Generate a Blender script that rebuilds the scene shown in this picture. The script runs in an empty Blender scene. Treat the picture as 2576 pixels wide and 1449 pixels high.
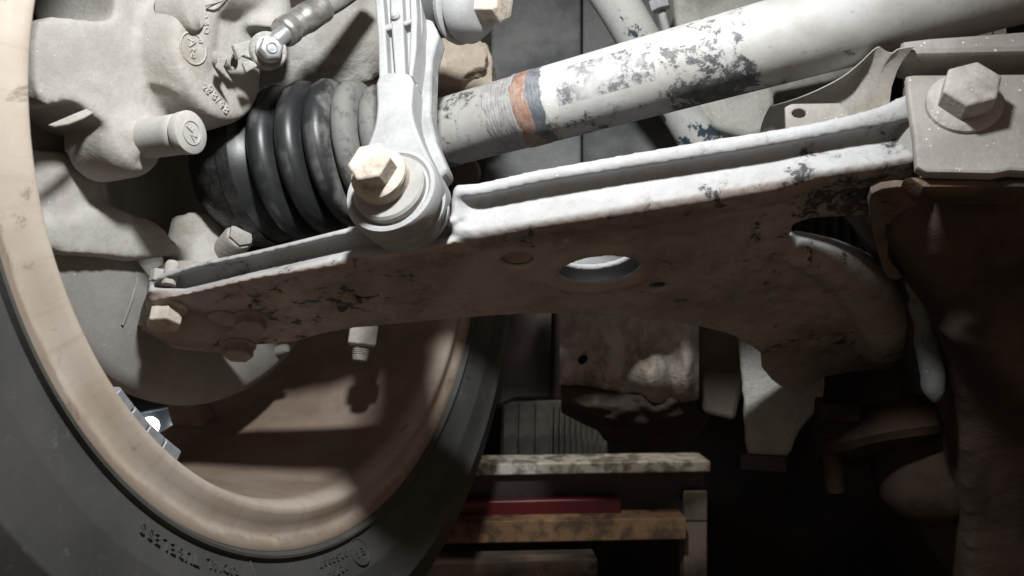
import bpy, bmesh, math, random
from mathutils import Vector, Matrix, noise as mnoise

random.seed(7)
sc = bpy.context.scene
COL = sc.collection
rad = math.radians

# ------------------------------------------------------------------ camera, world, light, exposure
F = 1983.3                       # focal length in pixels of a 2576 x 1449 picture
cam_d = bpy.data.cameras.new('camera')
cam_d.sensor_width = 36.0
cam_d.lens = 18.0 / math.tan(rad(33.0))
cam_d.clip_start = 0.01
cam_d.clip_end = 60.0
cam_d.dof.use_dof = True
cam_d.dof.focus_distance = 0.41
cam_d.dof.aperture_fstop = 13.0
cam = bpy.data.objects.new('camera', cam_d)
COL.objects.link(cam)
cam.rotation_euler = (rad(90), 0, 0)
sc.camera = cam

wd = bpy.data.worlds.new('World')
sc.world = wd
wd.use_nodes = True
wd.node_tree.nodes['Background'].inputs[0].default_value = (1.0, 0.75, 0.59, 1)
wd.node_tree.nodes['Background'].inputs[1].default_value = 0.135

LAMP = Vector((-0.018, 0.157, 0.284))
ld = bpy.data.lights.new('inspection_torch', 'SPOT')
ld.energy = 11.8
ld.color = (0.975, 0.99, 1.0)
ld.shadow_soft_size = 0.019
ld.spot_size = rad(122)
ld.spot_blend = 1.0
lo = bpy.data.objects.new('inspection_torch', ld)
COL.objects.link(lo)
lo.location = LAMP
lo.rotation_euler = (Vector((-0.030, 0.42, 0.012)) - LAMP).to_track_quat('-Z', 'Y').to_euler()

# added unseen spot that brightens the trolley rails behind the wheel
ed = bpy.data.lights.new('trolley_fill_spot', 'SPOT')
ed.energy = 1.9; ed.color = (1.0, 0.93, 0.82); ed.shadow_soft_size = 0.02; ed.spot_size = rad(58); ed.spot_blend = 0.5
eo = bpy.data.objects.new('trolley_fill_spot', ed); COL.objects.link(eo)
eo.location = (0.085, 0.665, 0.10)
eo.rotation_euler = (Vector((0.07, 0.76, -0.19)) - Vector(eo.location)).to_track_quat('-Z', 'Y').to_euler()

sc.view_settings.view_transform = 'Standard'
sc.view_settings.look = 'None'
sc.view_settings.exposure = 0.0
sc.view_settings.gamma = 1.0
sc.view_settings.use_curve_mapping = False

# ------------------------------------------------------------------ frames and helpers
def ray(x, y):
    return Vector(((x - 1288) / F, 1.0, (724.5 - y) / F))

def P(x, y, d):
    return ray(x, y) * d

UP = Vector((0, 0.40, 0.916)).normalized()      # the car's up: the camera looks upwards at it
HZ = Vector((0, 0.916, -0.40)).normalized()     # level, away from the camera

# wheel frame (fitted to the rim)
WC = Vector((-0.107, 0.4694, 0.0711))
WN = Vector((0.93408, -0.35629, 0.02340)).normalized()   # towards the car's middle
WT = Vector((0, 0, 1)).cross(WN).normalized()
WB = WN.cross(WT).normalized()

def WF(s, t, b):
    return WC + WN * s + WT * t + WB * b

def at_s(x, y, s):
    r = ray(x, y)
    return r * ((WN.dot(WC) + s) / WN.dot(r))

def axes(O, z, yhint=Vector((0, 0, 1))):
    z = Vector(z).normalized()
    y = Vector(yhint)
    y = (y - z * y.dot(z)).normalized()
    x = y.cross(z)
    return Matrix(((x.x, y.x, z.x, O[0]), (x.y, y.y, z.y, O[1]), (x.z, y.z, z.z, O[2]), (0, 0, 0, 1)))

class Pl:
    """a real plane in the place; uv() finds where a line of sight meets it"""
    def __init__(s, O, n, up=Vector((0, 0, 1))):
        s.M = axes(O, n, up)
        s.O = Vector(O); s.n = Vector(n).normalized()
        s.I = s.M.inverted()
    def hit(s, x, y):
        r = ray(x, y)
        return r * (s.O.dot(s.n) / r.dot(s.n))
    def uv(s, x, y):
        p = s.I @ s.hit(x, y)
        return (p.x, p.y)

WORLD = {}
def link(o, parent, M):
    COL.objects.link(o)
    WORLD[o] = M
    if parent is not None:
        o.parent = parent
        o.matrix_basis = WORLD[parent].inverted() @ M
    else:
        o.matrix_basis = M
    return o

def thing(name, label, cat, loc, group=None, kind=None):
    o = bpy.data.objects.new(name, None)
    o.empty_display_size = 0.01
    link(o, None, Matrix.Translation(Vector(loc)))
    if kind: o['kind'] = kind
    else:
        o['label'] = label; o['category'] = cat
    if group: o['group'] = group
    return o

def tag(o, label=None, cat=None, group=None, kind=None):
    if label: o['label'] = label
    if cat: o['category'] = cat
    if group: o['group'] = group
    if kind: o['kind'] = kind
    return o

_tex = {}
def cloud(size, depth=3):
    k = (size, depth)
    if k not in _tex:
        t = bpy.data.textures.new('clouds', 'CLOUDS'); t.noise_scale = size; t.noise_depth = depth
        _tex[k] = t
    return _tex[k]

class MB:
    def __init__(s):
        s.v = []; s.f = []
    def add(s, verts, faces):
        n = len(s.v)
        s.v += [Vector(q) for q in verts]
        s.f += [tuple(i + n for i in f) for f in faces]
        return s
    def loops(s, rings, cap=True, closed=True):
        """skin a list of rings (same count)"""
        n = len(rings[0]); V = [p for r in rings for p in r]; Fc = []
        for i in range(len(rings) - 1):
            for j in range(n if closed else n - 1):
                k = (j + 1) % n
                Fc.append((i*n + j, i*n + k, (i+1)*n + k, (i+1)*n + j))
        if cap and closed:
            Fc.append(tuple(range(n - 1, -1, -1)))
            Fc.append(tuple((len(rings) - 1) * n + j for j in range(n)))
        return s.add(V, Fc)
    def lathe(s, M, prof, seg=48, cap=True, a0=0.0, a1=2*math.pi):
        """prof: (z, r) along the local z axis of M"""
        rings = []
        for z, r in prof:
            rings.append([M @ Vector((r*math.cos(2*math.pi*i/seg), r*math.sin(2*math.pi*i/seg), z)) for i in range(seg)])
        return s.loops(rings, cap)
    def lathe_closed(s, M, prof, seg=96):
        """profile that closes on itself (a ring-shaped body)"""
        return s.lathe(M, list(prof) + [prof[0]], seg, cap=False)
    def tube(s, pts, r, seg=16, cap=True, squash=1.0, up=Vector((0, 0, 1))):
        pts = [Vector(p) for p in pts]
        if not hasattr(r, '__len__'): r = [r] * len(pts)
        rings = []
        for i, p in enumerate(pts):
            a = pts[max(i-1, 0)]; b = pts[min(i+1, len(pts)-1)]
            M = axes(p, (b - a), up)
            rings.append([M @ Vector((r[i]*math.cos(2*math.pi*k/seg)*squash, r[i]*math.sin(2*math.pi*k/seg), 0)) for k in range(seg)])
        return s.loops(rings, cap)
    def box(s, M, a, b):
        V = [M @ Vector((x, y, z)) for x in (a[0], b[0]) for y in (a[1], b[1]) for z in (a[2], b[2])]
        return s.add(V, [(0,1,3,2),(4,6,7,5),(0,4,5,1),(2,3,7,6),(0,2,6,4),(1,5,7,3)])
    def prism(s, M, uv, z0, z1, top_scale=1.0):
        n = len(uv)
        cx = sum(p[0] for p in uv)/n; cy = sum(p[1] for p in uv)/n
        lo = [M @ Vector((u, v, z0)) for u, v in uv]
        hi = [M @ Vector((cx+(u-cx)*top_scale, cy+(v-cy)*top_scale, z1)) for u, v in uv]
        return s.loops([lo, hi])
    def hexa(s, M, af, z0, z1, rot=0.0, chamfer=0.0):
        R = af / math.sqrt(3)
        ring = lambda z, k: [M @ Vector((R*k*math.cos(rot + i*math.pi/3), R*k*math.sin(rot + i*math.pi/3), z)) for i in range(6)]
        if chamfer:
            return s.loops([ring(z0, 1), ring(z1 - chamfer*0.6, 1), ring(z1, 1 - chamfer/R)])
        return s.loops([ring(z0, 1), ring(z1, 1)])
    def ball(s, c, r, seg=20, sx=(1, 1, 1)):
        rings = []
        n = seg // 2
        for i in range(1, n):
            a = math.pi * i / n
            rings.append([Vector((c[0]+sx[0]*r*math.sin(a)*math.cos(2*math.pi*k/seg), c[1]+sx[1]*r*math.sin(a)*math.sin(2*math.pi*k/seg), c[2]+sx[2]*r*math.cos(a))) for k in range(seg)])
        return s.loops(rings)
    def extend(s, me, M):
        return s.add([M @ v.co for v in me.vertices], [tuple(p.vertices) for p in me.polygons])
    def build(s, name, mat, parent=None, M=None, bevel=0, bseg=2, remesh=0, smooth=0, disp=None, angle=35, sub=0):
        if M is None:
            c = sum(s.v, Vector()) / len(s.v)
            M = Matrix.Translation(c)
        I = M.inverted()
        me = bpy.data.meshes.new(name)
        me.from_pydata([I @ v for v in s.v], [], s.f)
        bm = bmesh.new(); bm.from_mesh(me)
        bmesh.ops.recalc_face_normals(bm, faces=bm.faces)
        bm.to_mesh(me); bm.free()
        me.shade_smooth()
        if not remesh: me.set_sharp_from_angle(angle=rad(angle))
        o = bpy.data.objects.new(name, me)
        me.materials.append(mat)
        if bevel:
            b = o.modifiers.new('bevel', 'BEVEL'); b.width = bevel; b.segments = bseg; b.limit_method = 'ANGLE'; b.angle_limit = rad(30); b.harden_normals = False
        if sub:
            b = o.modifiers.new('sub', 'SUBSURF'); b.levels = sub; b.render_levels = sub
        if remesh:
            r = o.modifiers.new('remesh', 'REMESH'); r.mode = 'VOXEL'; r.voxel_size = remesh; r.use_smooth_shade = True
            if smooth:
                q = o.modifiers.new('smooth', 'SMOOTH'); q.factor = 0.5; q.iterations = smooth
        if disp:
            for size, stren in disp:
                d = o.modifiers.new('disp', 'DISPLACE'); d.texture = cloud(size); d.strength = stren; d.mid_level = 0.5; d.texture_coords = 'LOCAL'
        link(o, parent, M)
        return o

def flat(outline, holes, thick, bevel):
    """flat sheet with holes and rounded edges as a mesh in local coordinates, centred on z = 0"""
    cu = bpy.data.curves.new('sheet', 'CURVE')
    cu.dimensions = '2D'; cu.fill_mode = 'BOTH'
    cu.extrude = max(thick/2 - bevel, 1e-5); cu.bevel_depth = bevel; cu.bevel_resolution = 1; cu.offset = -bevel
    for pts in [outline] + holes:
        sp = cu.splines.new('POLY'); sp.points.add(len(pts) - 1); sp.use_cyclic_u = True
        for i, (u, v) in enumerate(pts): sp.points[i].co = (u, v, 0, 1)
    o = bpy.data.objects.new('sheet', cu); COL.objects.link(o)
    dg = bpy.context.evaluated_depsgraph_get(); dg.update()
    me = bpy.data.meshes.new_from_object(o.evaluated_get(dg))
    bpy.data.objects.remove(o); bpy.data.curves.remove(cu)
    return me

def glyphs(text, size, extr):
    cu = bpy.data.curves.new('glyph', 'FONT'); cu.body = text; cu.size = size; cu.extrude = extr
    cu.align_x = 'CENTER'; cu.align_y = 'CENTER'; cu.resolution_u = 2
    o = bpy.data.objects.new('glyph', cu); COL.objects.link(o)
    dg = bpy.context.evaluated_depsgraph_get(); dg.update()
    me = bpy.data.meshes.new_from_object(o.evaluated_get(dg))
    bpy.data.objects.remove(o); bpy.data.curves.remove(cu)
    return me

def ell(pl, cx, cy, rx, ry, n=28, rot=0.0):
    out = []
    for i in range(n):
        a = 2*math.pi*i/n
        dx, dy = rx*math.cos(a), ry*math.sin(a)
        out.append(pl.uv(cx + dx*math.cos(rot) - dy*math.sin(rot), cy + dx*math.sin(rot) + dy*math.cos(rot)))
    return out

def smooth_poly(pts, n=4):
    """Catmull-Rom through a closed list of pixel points"""
    out = []; m = len(pts)
    for i in range(m):
        p0, p1, p2, p3 = (Vector(pts[(i+k-1) % m]) for k in range(4))
        for k in range(n):
            t = k/n
            q = 0.5*((2*p1) + (p2-p0)*t + (2*p0-5*p1+4*p2-p3)*t*t + (3*p1-p0-3*p2+p3)*t**3)
            out.append((q.x, q.y))
    return out

def curve_pts(pts, n=6):
    pts = [Vector(p) for p in pts]; out = []
    for i in range(len(pts)-1):
        p0 = pts[max(i-1, 0)]; p1 = pts[i]; p2 = pts[i+1]; p3 = pts[min(i+2, len(pts)-1)]
        for k in range(n):
            t = k/n
            out.append(0.5*((2*p1) + (p2-p0)*t + (2*p0-5*p1+4*p2-p3)*t*t + (3*p1-p0-3*p2+p3)*t**3))
    out.append(pts[-1])
    return out

# ------------------------------------------------------------------ materials
def C4(c): return (c[0], c[1], c[2], 1.0)

class NT:
    def __init__(s, name):
        s.m = bpy.data.materials.new(name); s.m.use_nodes = True
        s.t = s.m.node_tree; s.b = s.t.nodes['Principled BSDF']
        s.co = s.n('ShaderNodeTexCoord').outputs['Object']
    def n(s, typ, **kw):
        q = s.t.nodes.new(typ)
        for k, v in kw.items(): setattr(q, k, v)
        return q
    def l(s, a, b): s.t.links.new(a, b)
    def val(s, inp, v):
        if hasattr(v, 'is_linked') or hasattr(v, 'links'): s.l(v, inp)
        else: inp.default_value = v
    def noise(s, scale, detail=6, rough=0.6, vec=None, dist=0.0):
        q = s.n('ShaderNodeTexNoise'); q.inputs['Scale'].default_value = scale; q.inputs['Detail'].default_value = detail
        q.inputs['Roughness'].default_value = rough; q.inputs['Distortion'].default_value = dist
        s.l(vec or s.co, q.inputs['Vector']); return q.outputs['Fac']
    def ramp(s, fac, lo, hi):
        q = s.n('ShaderNodeMapRange'); q.interpolation_type = 'SMOOTHSTEP'
        s.l(fac, q.inputs['Value']); q.inputs['From Min'].default_value = lo; q.inputs['From Max'].default_value = hi
        return q.outputs['Result']
    def math(s, op, a, b=None, clamp=False):
        q = s.n('ShaderNodeMath', operation=op); q.use_clamp = clamp
        s.val(q.inputs[0], a)
        if b is not None: s.val(q.inputs[1], b)
        return q.outputs[0]
    def mix(s, fac, a, b):
        q = s.n('ShaderNodeMix', data_type='RGBA')
        s.val(q.inputs['Factor'], fac)
        for sock, c in ((q.inputs[6], a), (q.inputs[7], b)):
            if isinstance(c, tuple): sock.default_value = C4(c)
            else: s.l(c, sock)
        return q.outputs[2]
    def bump(s, height, strength=0.4, dist=0.0006, normal=None):
        q = s.n('ShaderNodeBump'); q.inputs['Strength'].default_value = strength; q.inputs['Distance'].default_value = dist
        s.l(height, q.inputs['Height'])
        if normal: s.l(normal, q.inputs['Normal'])
        return q.outputs['Normal']
    def sep(s):
        q = s.n('ShaderNodeSeparateXYZ'); s.l(s.co, q.inputs[0]); return q.outputs

def dusty(name, c1, c2, scale=40, lo=0.4, hi=0.6, rough=0.8, spec=0.25, bump=0.35, bscale=420, bdist=0.0006, metal=0.0,
          chip=None, chip_lo=0.62, chip_hi=0.66, chip_scale=None, speck=0.0, stretch=None, coarse=0.0, stain=None, stain_lo=0.55, stain_hi=0.7):
    t = NT(name)
    vec = t.co
    if stretch:
        mp = t.n('ShaderNodeMapping'); t.l(t.co, mp.inputs[0]); mp.inputs['Scale'].default_value = stretch; vec = mp.outputs[0]
    col = t.mix(t.ramp(t.noise(scale, 8, 0.62, vec), lo, hi), c1, c2)
    fine = t.noise(bscale, 4, 0.7)
    var = t.ramp(fine, 0.2, 0.85)
    col = t.mix(t.math('MULTIPLY', var, 0.35), col, tuple(x*0.55 for x in c1))
    if stain:
        col = t.mix(t.math('MULTIPLY', t.ramp(t.noise(scale*0.55, 6, 0.7, vec, 0.6), stain_lo, stain_hi), 0.8), col, stain)
    rg = rough
    if chip:
        m = t.ramp(t.math('ADD', t.noise(chip_scale or scale*2.5, 10, 0.75, vec, 0.3), t.math('MULTIPLY', t.math('SUBTRACT', t.noise(9.0, 3, 0.5), 0.5), 0.5)), chip_lo, chip_hi)
        col = t.mix(m, col, chip)
        q = t.n('ShaderNodeMapRange'); t.l(m, q.inputs[0]); q.inputs['To Min'].default_value = rough; q.inputs['To Max'].default_value = max(rough-0.3, 0.3); rg = q.outputs[0]
    if speck:
        col = t.mix(t.math('MULTIPLY', t.ramp(t.noise(650, 1, 0.5), 0.74, 0.78), speck), col, (0.75, 0.75, 0.73))
    t.l(col, t.b.inputs['Base Color'])
    t.val(t.b.inputs['Roughness'], rg)
    t.b.inputs['Specular IOR Level'].default_value = spec
    t.b.inputs['Metallic'].default_value = metal
    nrm = t.bump(fine, bump, bdist)
    if coarse: nrm = t.bump(t.noise(scale*2.2, 6, 0.6), coarse, 0.002, nrm)
    t.l(nrm, t.b.inputs['Normal'])
    return t.m

M_cast = dusty('dusty_cast_iron', (0.435, 0.42, 0.39), (0.345, 0.325, 0.29), 28, 0.35, 0.65, 0.92, 0.12, 0.55, 430, 0.0006, speck=0.5, coarse=0.08, stain=(0.25, 0.205, 0.155), stain_lo=0.50, stain_hi=0.72)
M_castd = dusty('dusty_cast_iron_rough', (0.40, 0.39, 0.365), (0.30, 0.285, 0.255), 35, 0.4, 0.62, 0.92, 0.12, 1.0, 380, 0.0010, coarse=0.5, stain=(0.20, 0.165, 0.125), stain_lo=0.52, stain_hi=0.70)
M_shield = dusty('dusty_shield_steel', (0.30, 0.29, 0.27), (0.21, 0.198, 0.178), 20, 0.35, 0.7, 0.8, 0.2, 0.2, 500, speck=0.4)
def arm_material():
    """silver-grey dust on the flanges; brown road film and bare scuffs on the sheet that faces the road"""
    t = NT('dusty_arm_steel')
    dv = t.n('ShaderNodeVectorMath', operation='DOT_PRODUCT'); t.l(t.co, dv.inputs[0]); dv.inputs[1].default_value = (0, -0.5, -0.866); t.arm_dot = dv
    road = t.ramp(t.math('ADD', dv.outputs['Value'], t.math('MULTIPLY', t.math('SUBTRACT', t.noise(60, 7, 0.7), 0.5), 0.004)), -0.0022, 0.0000)
    silver = t.mix(t.ramp(t.noise(24, 8, 0.62), 0.36, 0.66), (0.395, 0.402, 0.408), (0.315, 0.312, 0.305))
    silver = t.mix(t.math('MULTIPLY', t.ramp(t.noise(300, 5, 0.7), 0.5, 0.75), 0.45), silver, (0.22, 0.215, 0.21))
    silver = t.mix(t.math('MULTIPLY', t.ramp(t.noise(20, 6, 0.65), 0.58, 0.72), 0.55), silver, (0.24, 0.20, 0.165))
    film = t.mix(t.ramp(t.noise(17, 9, 0.66), 0.36, 0.64), (0.39, 0.345, 0.302), (0.25, 0.214, 0.185))
    mp = t.n('ShaderNodeMapping'); t.l(t.co, mp.inputs[0]); mp.inputs['Scale'].default_value = (0.85, 1.15, 1.15)
    film = t.mix(t.math('MULTIPLY', t.ramp(t.noise(46, 10, 0.78, mp.outputs[0]), 0.50, 0.64), 0.42), film, (0.095, 0.080, 0.073))
    film = t.mix(t.math('MULTIPLY', t.ramp(t.noise(28, 11, 0.8), 0.54, 0.63), 0.38), film, (0.13, 0.108, 0.095))
    film = t.mix(t.math('MULTIPLY', t.ramp(t.noise(260, 5, 0.7, mp.outputs[0]), 0.62, 0.74), 0.35), film, (0.46, 0.41, 0.36))
    col = t.mix(road, silver, film)
    grp = t.math('MULTIPLY', t.math('SUBTRACT', t.noise(9.0, 3, 0.5), 0.5), 0.5)
    thr = t.math('ADD', t.noise(62, 10, 0.75, None, 0.3), t.math('ADD', grp, t.math('MULTIPLY', road, 0.035)))
    chip = t.ramp(thr, 0.645, 0.69)
    col = t.mix(t.math('MULTIPLY', t.ramp(thr, 0.57, 0.68), 0.4), col, (0.15, 0.13, 0.12))
    col = t.mix(chip, col, (0.045, 0.043, 0.047))
    col = t.mix(t.math('MULTIPLY', t.ramp(t.noise(650, 1, 0.5), 0.74, 0.78), 0.4), col, (0.7, 0.7, 0.69))
    t.l(col, t.b.inputs['Base Color'])
    t.b.inputs['Roughness'].default_value = 0.66; t.b.inputs['Specular IOR Level'].default_value = 0.35
    t.l(t.bump(t.ramp(thr, 0.60, 0.68), 0.2, -0.0004, t.bump(t.noise(480, 4, 0.7), 0.35, 0.0006)), t.b.inputs['Normal'])
    return t
T_arm = arm_material(); M_arm = T_arm.m
M_film = dusty('brown_road_film', (0.37, 0.325, 0.282), (0.24, 0.203, 0.172), 30, 0.38, 0.62, 0.7, 0.3, 0.35, 450)
M_link = dusty('dusty_aluminium', (0.36, 0.364, 0.366), (0.28, 0.282, 0.28), 40, 0.35, 0.65, 0.62, 0.35, 0.18, 520, speck=0.5)
M_linkside = dusty('scuffed_aluminium', (0.34, 0.345, 0.345), (0.22, 0.225, 0.23), 60, 0.35, 0.65, 0.7, 0.3, 0.5, 420, coarse=0.3)
M_bolt = dusty('dusty_bolt', (0.50, 0.46, 0.395), (0.38, 0.335, 0.275), 90, 0.4, 0.65, 0.7, 0.3, 0.5, 460, coarse=0.2, stain=(0.24, 0.17, 0.11), stain_lo=0.52, stain_hi=0.68)
M_boltb = dusty('dusty_grey_bolt', (0.42, 0.40, 0.37), (0.30, 0.28, 0.25), 90, 0.4, 0.65, 0.75, 0.3, 0.6, 460, speck=0.6, coarse=0.25, stain=(0.22, 0.18, 0.14), stain_lo=0.52, stain_hi=0.68)
M_washer = dusty('grey_washer', (0.34, 0.33, 0.31), (0.27, 0.26, 0.245), 50, 0.4, 0.65, 0.65, 0.3, 0.2, 500)
M_brack = dusty('dusty_bracket_steel', (0.33, 0.312, 0.285), (0.25, 0.235, 0.21), 30, 0.4, 0.62, 0.8, 0.2, 0.3, 480, speck=0.9, chip=(0.66, 0.64, 0.58), chip_lo=0.66, chip_hi=0.70, chip_scale=130)
M_zinc = dusty('zinc_plated', (0.62, 0.64, 0.66), (0.5, 0.51, 0.52), 90, 0.4, 0.6, 0.34, 0.5, 0.15, 500, metal=0.75)
M_steel = dusty('crimped_steel', (0.58, 0.57, 0.54), (0.36, 0.345, 0.31), 120, 0.4, 0.62, 0.36, 0.5, 0.2, 500, metal=0.8)
M_hose = dusty('brake_hose_rubber', (0.22, 0.21, 0.19), (0.12, 0.115, 0.105), 80, 0.4, 0.6, 0.75, 0.3, 0.3)
M_rubber = dusty('dark_rubber', (0.085, 0.088, 0.09), (0.05, 0.052, 0.054), 60, 0.4, 0.6, 0.62, 0.35, 0.2, speck=0.3)
M_grease = dusty('grease_on_joint', (0.012, 0.012, 0.012), (0.03, 0.03, 0.03), 90, 0.4, 0.6, 0.28, 0.6, 0.9, 160, 0.0015)
M_brown = dusty('brown_dirty_steel', (0.15, 0.115, 0.09), (0.085, 0.065, 0.052), 26, 0.4, 0.62, 0.8, 0.25, 0.4, 400, chip=(0.03, 0.027, 0.027), chip_lo=0.58, chip_hi=0.68, chip_scale=40, coarse=0.3)
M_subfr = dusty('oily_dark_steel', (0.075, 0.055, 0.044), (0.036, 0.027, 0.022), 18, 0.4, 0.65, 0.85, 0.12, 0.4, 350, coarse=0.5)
M_shadebr = dusty('shade_toned_brown_steel', (0.040, 0.027, 0.020), (0.020, 0.014, 0.010), 24, 0.4, 0.65, 0.9, 0.05, 0.4, 350, coarse=0.4)  # rear bush steel, its colour darkened to carry the shade below the arm
M_rustwax = dusty('wax_and_rust', (0.12, 0.075, 0.04), (0.05, 0.037, 0.030), 45, 0.42, 0.6, 0.5, 0.4, 0.4, 350, coarse=0.5)
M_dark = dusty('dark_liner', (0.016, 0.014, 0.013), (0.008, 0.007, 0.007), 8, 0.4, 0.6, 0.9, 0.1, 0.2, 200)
M_panel = dusty('grey_green_panel', (0.15, 0.155, 0.15), (0.05, 0.054, 0.055), 9, 0.4, 0.62, 0.75, 0.25, 0.3, 420, speck=0.25)
M_block = dusty('speckled_casting', (0.38, 0.375, 0.34), (0.22, 0.215, 0.195), 24, 0.4, 0.62, 0.8, 0.2, 0.6, 380, speck=0.9, coarse=0.3)
M_pipe = dusty('flaking_dark_pipe', (0.42, 0.42, 0.40), (0.36, 0.355, 0.34), 30, 0.4, 0.6, 0.7, 0.25, 0.2, 500, chip=(0.03, 0.045, 0.06), chip_lo=0.53, chip_hi=0.56, chip_scale=38, speck=0.6)
M_mud = dusty('cracked_mud', (0.40, 0.345, 0.275), (0.32, 0.27, 0.215), 45, 0.4, 0.6, 0.95, 0.08, 0.9, 300, 0.0012, coarse=0.5)
M_heat = dusty('crumpled_heat_shield', (0.42, 0.395, 0.345), (0.30, 0.26, 0.21), 16, 0.42, 0.62, 0.55, 0.4, 0.8, 260, 0.0016, coarse=0.6, stain=(0.21, 0.155, 0.105), stain_lo=0.50, stain_hi=0.66, stretch=(1.1, 1.0, 0.85), chip=(0.40, 0.365, 0.31), chip_lo=0.52, chip_hi=0.62, chip_scale=60)
M_rough = dusty('rough_casting', (0.40, 0.395, 0.37), (0.33, 0.325, 0.30), 30, 0.4, 0.6, 0.6, 0.4, 1.0, 330, 0.0022, coarse=0.5)
M_plast = dusty('brown_plastic', (0.040, 0.031, 0.030), (0.024, 0.019, 0.018), 20, 0.4, 0.6, 0.5, 0.4, 0.25, 420, speck=0.15)
M_tanpan = dusty('tan_panel', (0.15, 0.125, 0.10), (0.085, 0.07, 0.055), 12, 0.4, 0.6, 0.7, 0.3, 0.2)
M_fin = dusty('ribbed_casting', (0.12, 0.125, 0.12), (0.06, 0.064, 0.062), 30, 0.4, 0.6, 0.7, 0.3, 0.4, 420, chip=(0.04, 0.04, 0.04), chip_lo=0.6, chip_hi=0.66)
M_rail = dusty('worn_galvanised', (0.55, 0.53, 0.48), (0.14, 0.13, 0.11), 70, 0.42, 0.6, 0.6, 0.35, 0.3, 300)
M_rail2 = dusty('rusty_tan_rail', (0.19, 0.115, 0.06), (0.065, 0.042, 0.028), 60, 0.42, 0.62, 0.75, 0.25, 0.4, 300)
M_redp = dusty('red_paint', (0.085, 0.004, 0.007), (0.05, 0.003, 0.005), 20, 0.4, 0.6, 0.4, 0.5, 0.1)
M_spoke = dusty('brown_wheel_paint', (0.33, 0.24, 0.22), (0.26, 0.19, 0.17), 20, 0.4, 0.6, 0.7, 0.3, 0.15)
M_weight = dusty('lead_weight', (0.34, 0.355, 0.37), (0.25, 0.26, 0.27), 120, 0.4, 0.6, 0.5, 0.4, 0.4, metal=0.2)
M_bellow = dusty('black_bellows', (0.03, 0.03, 0.032), (0.05, 0.05, 0.05), 60, 0.4, 0.6, 0.4, 0.5, 0.2)
M_bosscap = dusty('dusty_pin_sleeve', (0.44, 0.425, 0.40), (0.37, 0.355, 0.33), 40, 0.4, 0.65, 0.85, 0.15, 0.12, 500, speck=0.3)

def wheel_material():
    t = NT('tan_brake_dust_rim')
    x, y, z = t.sep()
    ang = t.math('ARCTAN2', y, x)
    cv = t.n('ShaderNodeCombineXYZ'); t.l(t.math('MULTIPLY', z, 1600.0), cv.inputs[0]); t.l(t.math('MULTIPLY', ang, 3.0), cv.inputs[1])
    scr = t.ramp(t.noise(1.0, 2, 0.5, cv.outputs[0]), 0.73, 0.79)
    cv2 = t.n('ShaderNodeCombineXYZ'); t.l(t.math('MULTIPLY', z, 25.0), cv2.inputs[0]); t.l(t.math('MULTIPLY', ang, 26.0), cv2.inputs[1])
    streak = t.ramp(t.noise(1.0, 5, 0.6, cv2.outputs[0]), 0.5, 0.75)
    col = t.mix(t.ramp(t.noise(16, 8, 0.62), 0.35, 0.68), (0.46, 0.405, 0.345), (0.37, 0.305, 0.24))
    col = t.mix(t.math('MULTIPLY', streak, 0.35), col, (0.25, 0.18, 0.12))
    col = t.mix(t.math('MULTIPLY', t.ramp(t.noise(48, 7, 0.75, None, 0.4), 0.585, 0.67), 0.7), col, (0.18, 0.135, 0.10))
    col = t.mix(t.math('MULTIPLY', t.ramp(t.noise(33, 8, 0.7, cv2.outputs[0]), 0.56, 0.7), 0.4), col, (0.55, 0.51, 0.45))
    col = t.mix(t.math('MULTIPLY', scr, 0.45), col, (0.62, 0.56, 0.48))
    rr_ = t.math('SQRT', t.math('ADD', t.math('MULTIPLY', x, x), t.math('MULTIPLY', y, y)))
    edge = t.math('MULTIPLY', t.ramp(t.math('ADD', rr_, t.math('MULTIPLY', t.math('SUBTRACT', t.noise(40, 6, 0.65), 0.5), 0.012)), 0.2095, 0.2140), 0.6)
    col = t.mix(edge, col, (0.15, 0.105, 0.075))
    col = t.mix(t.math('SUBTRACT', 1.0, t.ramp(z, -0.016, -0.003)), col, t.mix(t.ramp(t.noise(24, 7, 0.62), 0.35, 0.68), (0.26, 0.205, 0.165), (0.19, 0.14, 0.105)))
    col = t.mix(t.math('MULTIPLY', scr, 0.35), col, (0.55, 0.48, 0.40))
    t.l(col, t.b.inputs['Base Color']); t.b.inputs['Roughness'].default_value = 0.55; t.b.inputs['Specular IOR Level'].default_value = 0.35
    t.l(t.bump(t.noise(450, 3), 0.12, 0.0004), t.b.inputs['Normal'])
    return t.m
M_rim = wheel_material()

def tyre_material():
    t = NT('dusty_tyre_rubber')
    x, y, z = t.sep()
    col = t.mix(t.ramp(t.noise(14, 8, 0.6), 0.35, 0.7), (0.078, 0.077, 0.070), (0.048, 0.049, 0.046))
    col = t.mix(t.math('MULTIPLY', t.ramp(t.noise(90, 9, 0.75), 0.60, 0.70), 0.6), col, (0.15, 0.145, 0.132))
    col = t.mix(t.math('MULTIPLY', t.ramp(t.noise(26, 7, 0.7), 0.52, 0.66), 0.5), col, (0.10, 0.095, 0.085))
    t.l(col, t.b.inputs['Base Color']); t.b.inputs['Roughness'].default_value = 0.62; t.b.inputs['Specular IOR Level'].default_value = 0.3
    t.l(t.bump(t.noise(380, 4), 0.25, 0.0005), t.b.inputs['Normal'])
    return t.m
M_tyre = tyre_material()

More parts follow.
